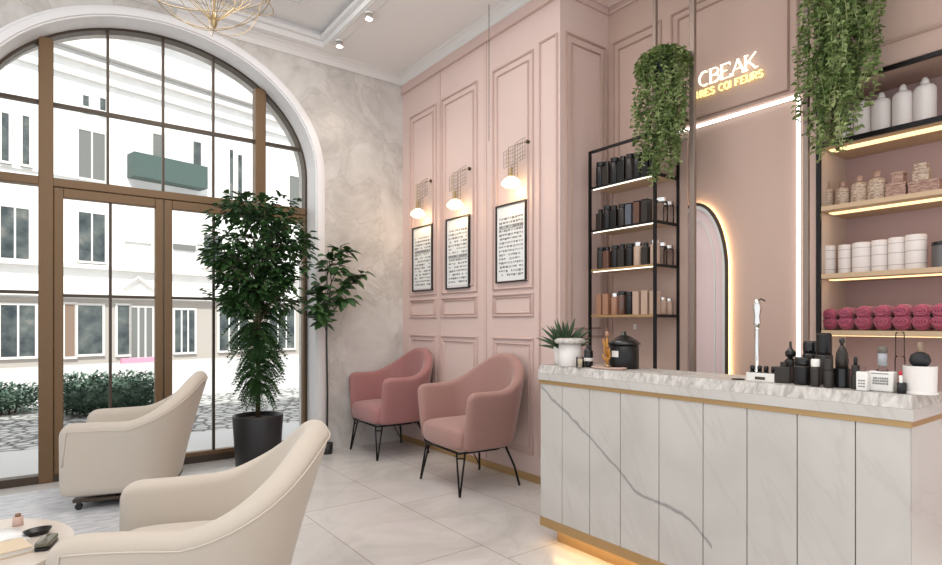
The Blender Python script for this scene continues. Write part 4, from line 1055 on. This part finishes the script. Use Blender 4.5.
# cluster of dark bottles
def counter_item(kind, px, pw, ptop, x, label, m, m2='black_gloss', name='cosmetic_bottle', cat='bottle', group=None):
    y = cy(px, x); s = szz(x, y); r = pw*s/2
    h = (EYE-(ptop-323)*s)-CT-.0005
    t = thing(name, label, cat, (x, y, CT+.0005), 0, group)
    if kind == 'jar':
        MB().lathe([(0, 0), (r*.96, 0), (r, .004), (r, h*.62), (r*.82, h*.72), (0, h*.72)], seg=26).build('body', M[m], t, smooth=True)
        MB().lathe([(0, h*.72), (r*.86, h*.72), (r*.9, h*.76), (r*.9, h*.95), (r*.8, h), (0, h)], seg=26).build('lid', M[m2], t, smooth=True)
    elif kind == 'tall':
        MB().lathe([(0, 0), (r*.97, 0), (r, .004), (r, h*.55), (r*.9, h*.58), (0, h*.58)], seg=26).build('body', M[m], t, smooth=True)
        MB().lathe([(0, h*.58), (r*.86, h*.58), (r*.88, h*.62), (r*.86, h*.96), (r*.75, h), (0, h)], seg=26).build('cap', M[m2], t, smooth=True)
    elif kind == 'knob':
        MB().lathe([(0, 0), (r, 0), (r, h*.5), (r*.6, h*.56), (0, h*.56)], seg=22).build('body', M[m], t, smooth=True)
        MB().lathe([(r*.3, h*.56), (r*.85, h*.62), (r*.9, h*.72), (r*.4, h*.8), (r*.22, h*.84), (r*.2, h*.98), (0, h)], seg=18).build('stopper', M[m2], t, smooth=True)
    elif kind == 'spatula':
        MB().lathe([(0, 0), (r, 0), (r, h*.38), (r*.97, h*.385), (0, h*.385)], seg=26).build('base_jar', M[m], t)
        MB().lathe([(r*.75, h*.386), (r*.78, h*.55), (r*.66, h*.70), (r*.35, h*.82), (r*.2, h*.85), (0, h*.86)], seg=22).build('cone_body', M['smoke_glass'], t, smooth=True)
        MB().lathe([(r*.18, h*.85), (r*.2, h*.88), (r*.35, h*.93), (r*.32, h*.98), (0, h)], seg=16).build('round_stopper', M[m2], t, smooth=True)
    elif kind == 'square':
        MB().box(-r*.8, r*.8, -r, r, 0, h*.78).build('body', M[m], t, bevel=.003)
        MB().lathe([(0, h*.78), (r*.5, h*.78), (r*.5, h), (0, h)], seg=18).build('cap', M[m2], t)
    return t, r, h
G = 'dark bottles on the counter'
counter_item('square', 784.5, 15, 362, 2.10, 'squat brown square bottle just right of the white caddy', 'smoke_glass', 'smoke_glass', group=G)
counter_item('knob', 790.5, 11, 341, 2.20, 'dark bottle with a knobbed stopper and thin wand, behind the brown square bottle', 'dark_glass', group=G)
counter_item('jar', 803, 17, 357, 2.09, 'dark glass jar with rounded lid in front of the cluster', 'dark_glass', group=G)
counter_item('jar', 811, 16, 341, 2.22, 'large black jar with domed lid at the back of the cluster', 'dark_glass', group=G)
counter_item('tall', 824, 16, 333, 2.16, 'tallest black cylinder bottle of the cluster, under the shelf post', 'smoke_glass', 'dark_glass', group=G)
counter_item('jar', 815.5, 9, 359, 2.06, 'small smoky jar with pale lid before the tall cylinder', 'smoke_glass', 'label_white', group=G)
counter_item('tall', 828.5, 9, 359, 2.06, 'narrow smoky brown bottle at the right foot of the tall cylinder', 'smoke_glass', 'smoke_glass', group=G)
counter_item('spatula', 842, 15, 338, 2.10, 'black pawn-shaped bottle with a round stopper on a dark base', 'black_gloss', group=G)
t, r, h = counter_item('tall', 855.5, 8, 365, 2.08, 'slim frosted tube with a black upright cap', 'smoke_glass', 'smoke_glass', name='brush_tube', cat='tube')
MB().lathe([(0, h), (r*.42, h), (r*.45, h+.018), (r*.3, h+.026), (0, h+.027)], seg=12).build('cap', M['black_matte'], t, smooth=True)
t, r, h = counter_item('square', 863, 10, 366, 2.05, 'small white labelled square bottle between the tube and the large perfume bottle', 'label_white', 'clear_glass', name='perfume_bottle')
mb = MB(); random.seed(2)
for i in range(3):
    for j in range(3): mb.box(-r*.8-.001, -r*.8-.0002, -r*.6+j*r*.42, -r*.6+j*r*.42+r*.3, .012+i*.009, .016+i*.009)
mb.build('label_print', M['ink'], t)['kind'] = 'stuff'
# large perfume bottle with tall neck
X = 2.08; y = cy(882.5, X); s = szz(X, y)
t = thing('perfume_bottle', 'large square white labelled perfume bottle with a tall grey neck', 'bottle', (X, y, CT+.0005))
hw = 11*s; MB().box(-.018, .018, -hw, hw, 0, .062).build('body', M['label_white'], t, bevel=.004)
MB().lathe([(0, .062), (.017, .062), (.010, .072), (.009, .078), (0, .078)], seg=18).build('shoulder', M['clear_glass'], t, smooth=True)
MB().lathe([(0, .078), (.0125, .078), (.012, .118), (0, .118)], seg=18).build('neck', mat('blue_grey_neck', (.36, .37, .40), .35), t, smooth=True)
MB().lathe([(0, .118), (.0128, .118), (.0128, .138), (0, .138)], seg=18).build('cap', mat('olive_grey_cap', (.14, .125, .10), .4), t, smooth=True)
mb = MB()
mb.box(-.0188, -.0181, -hw*.62, hw*.7, .054, .0565)
for i in range(3):
    yy = -hw*.6
    while yy < hw*.5: l_ = rnd(.002, .005); mb.box(-.0188, -.0181, yy, yy+l_, .022+i*.008, .0275+i*.008); yy += l_+rnd(.001, .002)
mb.build('label_print', M['ink'], t)['kind'] = 'stuff'
# clear tube behind, black pen cup with red tip
t, r, h = counter_item('tall', 900, 9, 332, 2.14, 'tall clear glass tube stand behind the black cup', 'clear_glass', 'clear_glass', name='glass_tube', cat='tube')
X = 2.06; y = cy(901.5, X)
t = thing('pen_cup', 'small black cup holding a red tipped pen', 'cup', (X, y, CT+.0005))
MB().lathe([(0, 0), (.0115, 0), (.012, .032), (.0095, .032), (.0095, .005), (0, .005)], seg=20).build('cup', M['black_matte'], t, smooth=True)
mb = MB(); mb.tube([(0, 0, .0), (0, .002, .048)], .0045, 10); pn = mb.build('pen', M['label_white'], None, smooth=True, loc=(X, y, CT+.0065)); tag(pn, 'white pen with a red tip standing in the small black cup', 'pen')
MB().tube([(0, .002, .048), (0, .003, .062)], [.0046, .003], 10).build('tip', M['red'], pn, smooth=True)
# white cylinder holder with black brush
X = 2.10; y = cy(920, X); s = szz(X, y)
t = thing('brush_holder', 'white upright cylinder holder at the right end of the counter', 'holder', (X, y, CT+.0005)); r = 14.0*s
MB().lathe([(0, 0), (r*1.04, 0), (r*1.04, .005), (r*.96, .008), (r, .083), (r*.93, .083), (r*.9, .012), (0, .012)], seg=36).build('cylinder', M['white_ceramic'], t, smooth=False)
b = thing('round_brush', 'black round headed brush standing in the white cylinder holder', 'brush', (X, y, CT+.014))
MB().lathe([(0, 0), (.006, .0), (.008, .06), (.022, .072), (.027, .085), (.022, .103), (.010, .11), (0, .111)], seg=24).build('bristle_head', M['black_matte'], b, smooth=True)
MB().lathe([(.006, .11), (.0075, .112), (.0065, .140), (0, .141)], seg=14).build('handle', mat('tan_handle', (.25, .18, .12), .4), b, smooth=True)
o = MB().lathe([(0, 0), (.022, 0), (.024, .003), (.0, .004)], seg=20).build('coaster', M['black_matte'], loc=(2.08, cy(738, 2.08), CT+.0005)); tag(o, 'flat black coaster on the counter left of the white caddy', 'coaster')

# ------------------------------------------------------------------ things on the low table
t = thing('open_magazine', 'open white magazine lying on the round low table', 'magazine', (-.145, 2.515, TT+.0067), .2); t.scale = (.75, .8, 1)
mb = MB(); n = 8
for sgn in (-1, 1):
    rows = [[(sgn*.13*f, -.09, .010*math.sin(PI*min(1, f*1.15))**.7+.001), (sgn*.13*f, .09, .010*math.sin(PI*min(1, f*1.15))**.7+.001)] for f in [i/n for i in range(n+1)]]
    mb.grid(rows)
ob = mb.build('pages', mat('magazine_paper', (.82, .82, .80), .5), t, smooth=True); so = ob.modifiers.new('s', 'SOLIDIFY'); so.thickness = .003; so.offset = 1
mb = MB(); mb.box(-.135, .135, -.093, .093, 0, .0009); mb.build('cover', M['label_white'], t)
t = thing('glass_tray', 'dark smoked glass dish beside the open magazine', 'tray', (-.012, 2.50, TT+.0067), .3); t.scale = (.5, .6, .8)
MB().lathe([(0, 0), (.06, 0), (.082, .018), (.085, .022), (.08, .022), (.058, .005), (0, .005)], seg=32, sy=.6).build('bowl', M['dark_glass'], t, smooth=True)
t = thing('spectacle_case', 'dark olive glossy case lying at the near rim of the low table', 'case', (.012, 2.355, TT+.0067), 1.3); t.scale = (.75, .75, .8)
mb = MB(); cushion(mb, -.075, .075, -.03, .03, 0, .014, .002); mb.build('lower_shell', M['dark_glass'], t, smooth=True)
mb = MB(); cushion(mb, -.075, .075, -.03, .03, .0142, .03, .004); mb.build('upper_shell', mat('olive_case', (.10, .09, .06), .2), t, smooth=True)
t = thing('closed_book', 'cream covered book lying flat on the low table before the magazine', 'book', (-.115, 2.355, TT+.0067), .25); t.scale = (.72, .8, 1)
MB().box(-.11, .11, -.075, .075, 0, .003).box(-.11, .11, -.075, .075, .016, .019).box(-.111, -.108, -.075, .075, .003, .016).build('cover', mat('cream_cover', (.66, .53, .38), .6), t)
MB().box(-.1075, .105, -.07, .07, .0031, .0159).build('page_block', M['label_white'], t)
t = thing('wooden_shaker', 'little pinkish wooden cylinder standing behind the magazine', 'shaker', (-.070, 2.655, TT+.0067))
MB().lathe([(0, 0), (.016, 0), (.0165, .004), (.015, .032), (0, .032)], seg=20).build('body', M['skin_card'], t, smooth=True)
MB().lathe([(0, .0322), (.009, .0322), (.008, .042), (0, .044)], seg=14).build('cap', M['wood'], t, smooth=True)

# ------------------------------------------------------------------ outside
struct(MB().box(-14, 26, 5.16, 6.3, -.10, .0).build('ground_sidewalk', M['pavement']))
struct(MB().box(-14, 26, 6.3, 9.6, -.10, -.005).build('ground_cobbles', M['cobble']))
struct(MB().box(-20, 34, 9.6, 34, -.12, -.02).build('ground_street', M['street']))
struct(MB().box(-2.6, 4.0, 5.0, 5.16, -.12, -.001).build('trim_threshold', M['pavement']))
def hedge(loc, w_, d_, h_, label, rz=0, n=4200):
    t = thing('low_hedge', label, 'hedge', loc, rz, 'low hedges outside the window')
    mb = MB()
    for k in range(n):
        p = Vector((rnd(-1, 1), rnd(-1, 1), rnd(0, 1)))
        q = Vector((p.x*w_/2, p.y*d_/2, .03+p.z*h_*(.84+.16*math.sin(p.x*9+p.y*5))))
        mb.leaf(q, (p.x*.5+rnd(-.6, .6), p.y+rnd(-.6, .6), rnd(-.2, .9)), (rnd(-.5, .5), rnd(-.5, .5), 1), rnd(.04, .075), rnd(.022, .04))
    mb.build('leaves', M['hedge'], t)
    rows = []
    for i in range(25):
        f = -1+2*i/24; e = max(.15, 1-abs(f)**6)
        rows.append([(f*w_/2*.96, d_*.46*e*math.cos(a)*(1+.08*math.sin(f*17+a*5)), h_*.48+h_*.42*e*math.sin(a)*(1+.12*math.sin(f*13+a*4))) for a in [2*PI*k/18 for k in range(18)]])
    mb = MB(); Rr = mb.grid(rows, cv=True); mb.cap(Rr[0]); mb.cap(Rr[-1], True); mb.build('inner_growth', M['hedge'], t, smooth=True)
    mb = MB()
    for k in range(int(w_*14)):
        x = -w_/2*.92+w_*.92*k/(w_*14); mb.tube([(x, rnd(-.1, .1), -.02), (x+rnd(-.05, .05), rnd(-.15, .15), h_*.6)], [.012, .006], 5)
    mb.build('stems', M['bark'], t)
hedge((-1.15, 9.1, 0), 2.2, .6, .34, 'low clipped hedge across the cobbles, left of the bronze mullion', -.1)
hedge((.66, 8.3, 0), .95, .7, .46, 'taller bushy hedge across the cobbles, seen through the left door', -.1, 4200)

fb = thing('facade_building', 'pale classical building with cornices and tall windows across the street', 'building', (1.2936, 18.997, 0), math.radians(14.437))
mb = MB(); mb.box(-14, 20, 0, 4, -.4, 11.5); mb.build('wall', M['facade'], fb)
MB().box(-14, 20, -.04, -.001, -.1, 1.75).build('ground_floor_cladding', M['facade_lower'], fb)
for (z0, z1, d) in ((8.45, 8.62, .28), (8.16, 8.3, .16), (7.75, 7.85, .12), (2.58, 2.70, .18), (1.80, 1.92, .25), (9.6, 9.9, .35), (5.0, 5.06, .06)):
    MB().box(-14, 20, -d, -.001, z0, z1).build('cornice', M['facade_trim'], fb)
def fwin(u0, u1, z0, z1, glass='facade_glass', bars=1, surround=True):
    u0, u1 = min(u0, u1), max(u0, u1); e = .06
    m1 = MB(); m1.box(u0-e, u0, -.07, -.001, z0-e, z1+e); m1.box(u1, u1+e, -.07, -.001, z0-e, z1+e); m1.box(u0, u1, -.07, -.001, z1, z1+e); m1.box(u0-.04, u1+.04, -.12, -.001, z0-e, z0)
    f = m1.build('window', M['facade_trim'], fb)
    MB().box(u0, u1, -.055, -.003, z0, z1).build('pane', M[glass], f)
    m1 = MB()
    for i in range(bars): c = u0+(u1-u0)*(i+1)/(bars+1); m1.box(c-.02, c+.02, -.066, -.056, z0, z1)
    if bars: m1.build('sash_bar', M['facade'], f)
for q in ((-.53, .10, 5.04, 6.35, 'shutter', 1), (-2.18, -2.04, 5.13, 6.33, 'facade_glass', 0), (-1.76, -1.62, 5.13, 6.37, 'facade_glass', 0), (-3.0, -2.5, 5.1, 6.35, 'shutter', 1),
          (1.37, 1.65, 5.9, 6.72, 'shutter', 0), (2.56, 2.80, 5.85, 6.78, 'facade_glass', 0), (3.75, 3.87, 5.2, 6.8, 'facade_glass', 0), (4.04, 4.18, 5.2, 6.7, 'facade_glass', 0),
          (-.43, -.29, 7.0, 7.3, 'facade_glass', 0), (-.02, .12, 7.0, 7.35, 'facade_glass', 0), (6.0, 6.4, 5.2, 6.4, 'shutter', 0),
          (-2.2, -1.63, 2.72, 4.0, 'facade_glass', 1), (-.53, .10, 2.79, 4.11, 'facade_glass', 1), (2.9, 3.5, 2.9, 3.9, 'facade_glass', 1), (4.6, 5.2, 2.9, 3.9, 'facade_glass', 1),
          (-2.2, -1.5, .25, 1.55, 'facade_glass', 1), (-.85, -.62, .2, 1.6, 'facade_brown', 0), (-.55, .04, .25, 1.58, 'facade_glass', 0), (.42, .72, .2, 1.6, 'facade_glass', 0), (.78, 1.35, .1, 1.55, 'shutter', 2), (2.0, 2.6, .2, 1.5, 'facade_glass', 2), (3.4, 4.4, .2, 1.6, 'facade_glass', 2), (5.2, 6.2, .2, 1.6, 'facade_glass', 2)):
    fwin(*q)
MB().box(.69, 2.8, -.5, -.001, 5.27, 5.95).build('green_terrace_screen', M['green_panel'], fb)
MB().box(1.97, 2.64, -.06, -.001, 3.35, 3.52).build('grey_plaque', M['shutter'], fb)
mb = MB(); mb.box(.55, .60, -.06, -.001, 2.80, 3.5); mb.box(1.32, 1.37, -.06, -.001, 2.8, 3.5); mb.box(.6, 1.32, -.06, -.001, 3.44, 3.5); mb.build('panel_frame', M['facade_trim'], fb)
mb = MB(); mb.tube([(.55, -.1, 2.1), (.95, -.1, 2.42), (1.4, -.1, 2.1)], .05, 6); mb.build('pediment', M['facade_trim'], fb)
MB().box(.33, 1.4, -.62, -.5, -.35, .12).build('pink_banner', mat('pink_banner', (.62, .28, .38), .7), fb)
MB().box(-1.5, .2, -.62, -.5, -.35, .0).build('blue_banner', mat('blue_banner', (.50, .54, .64), .7), fb)
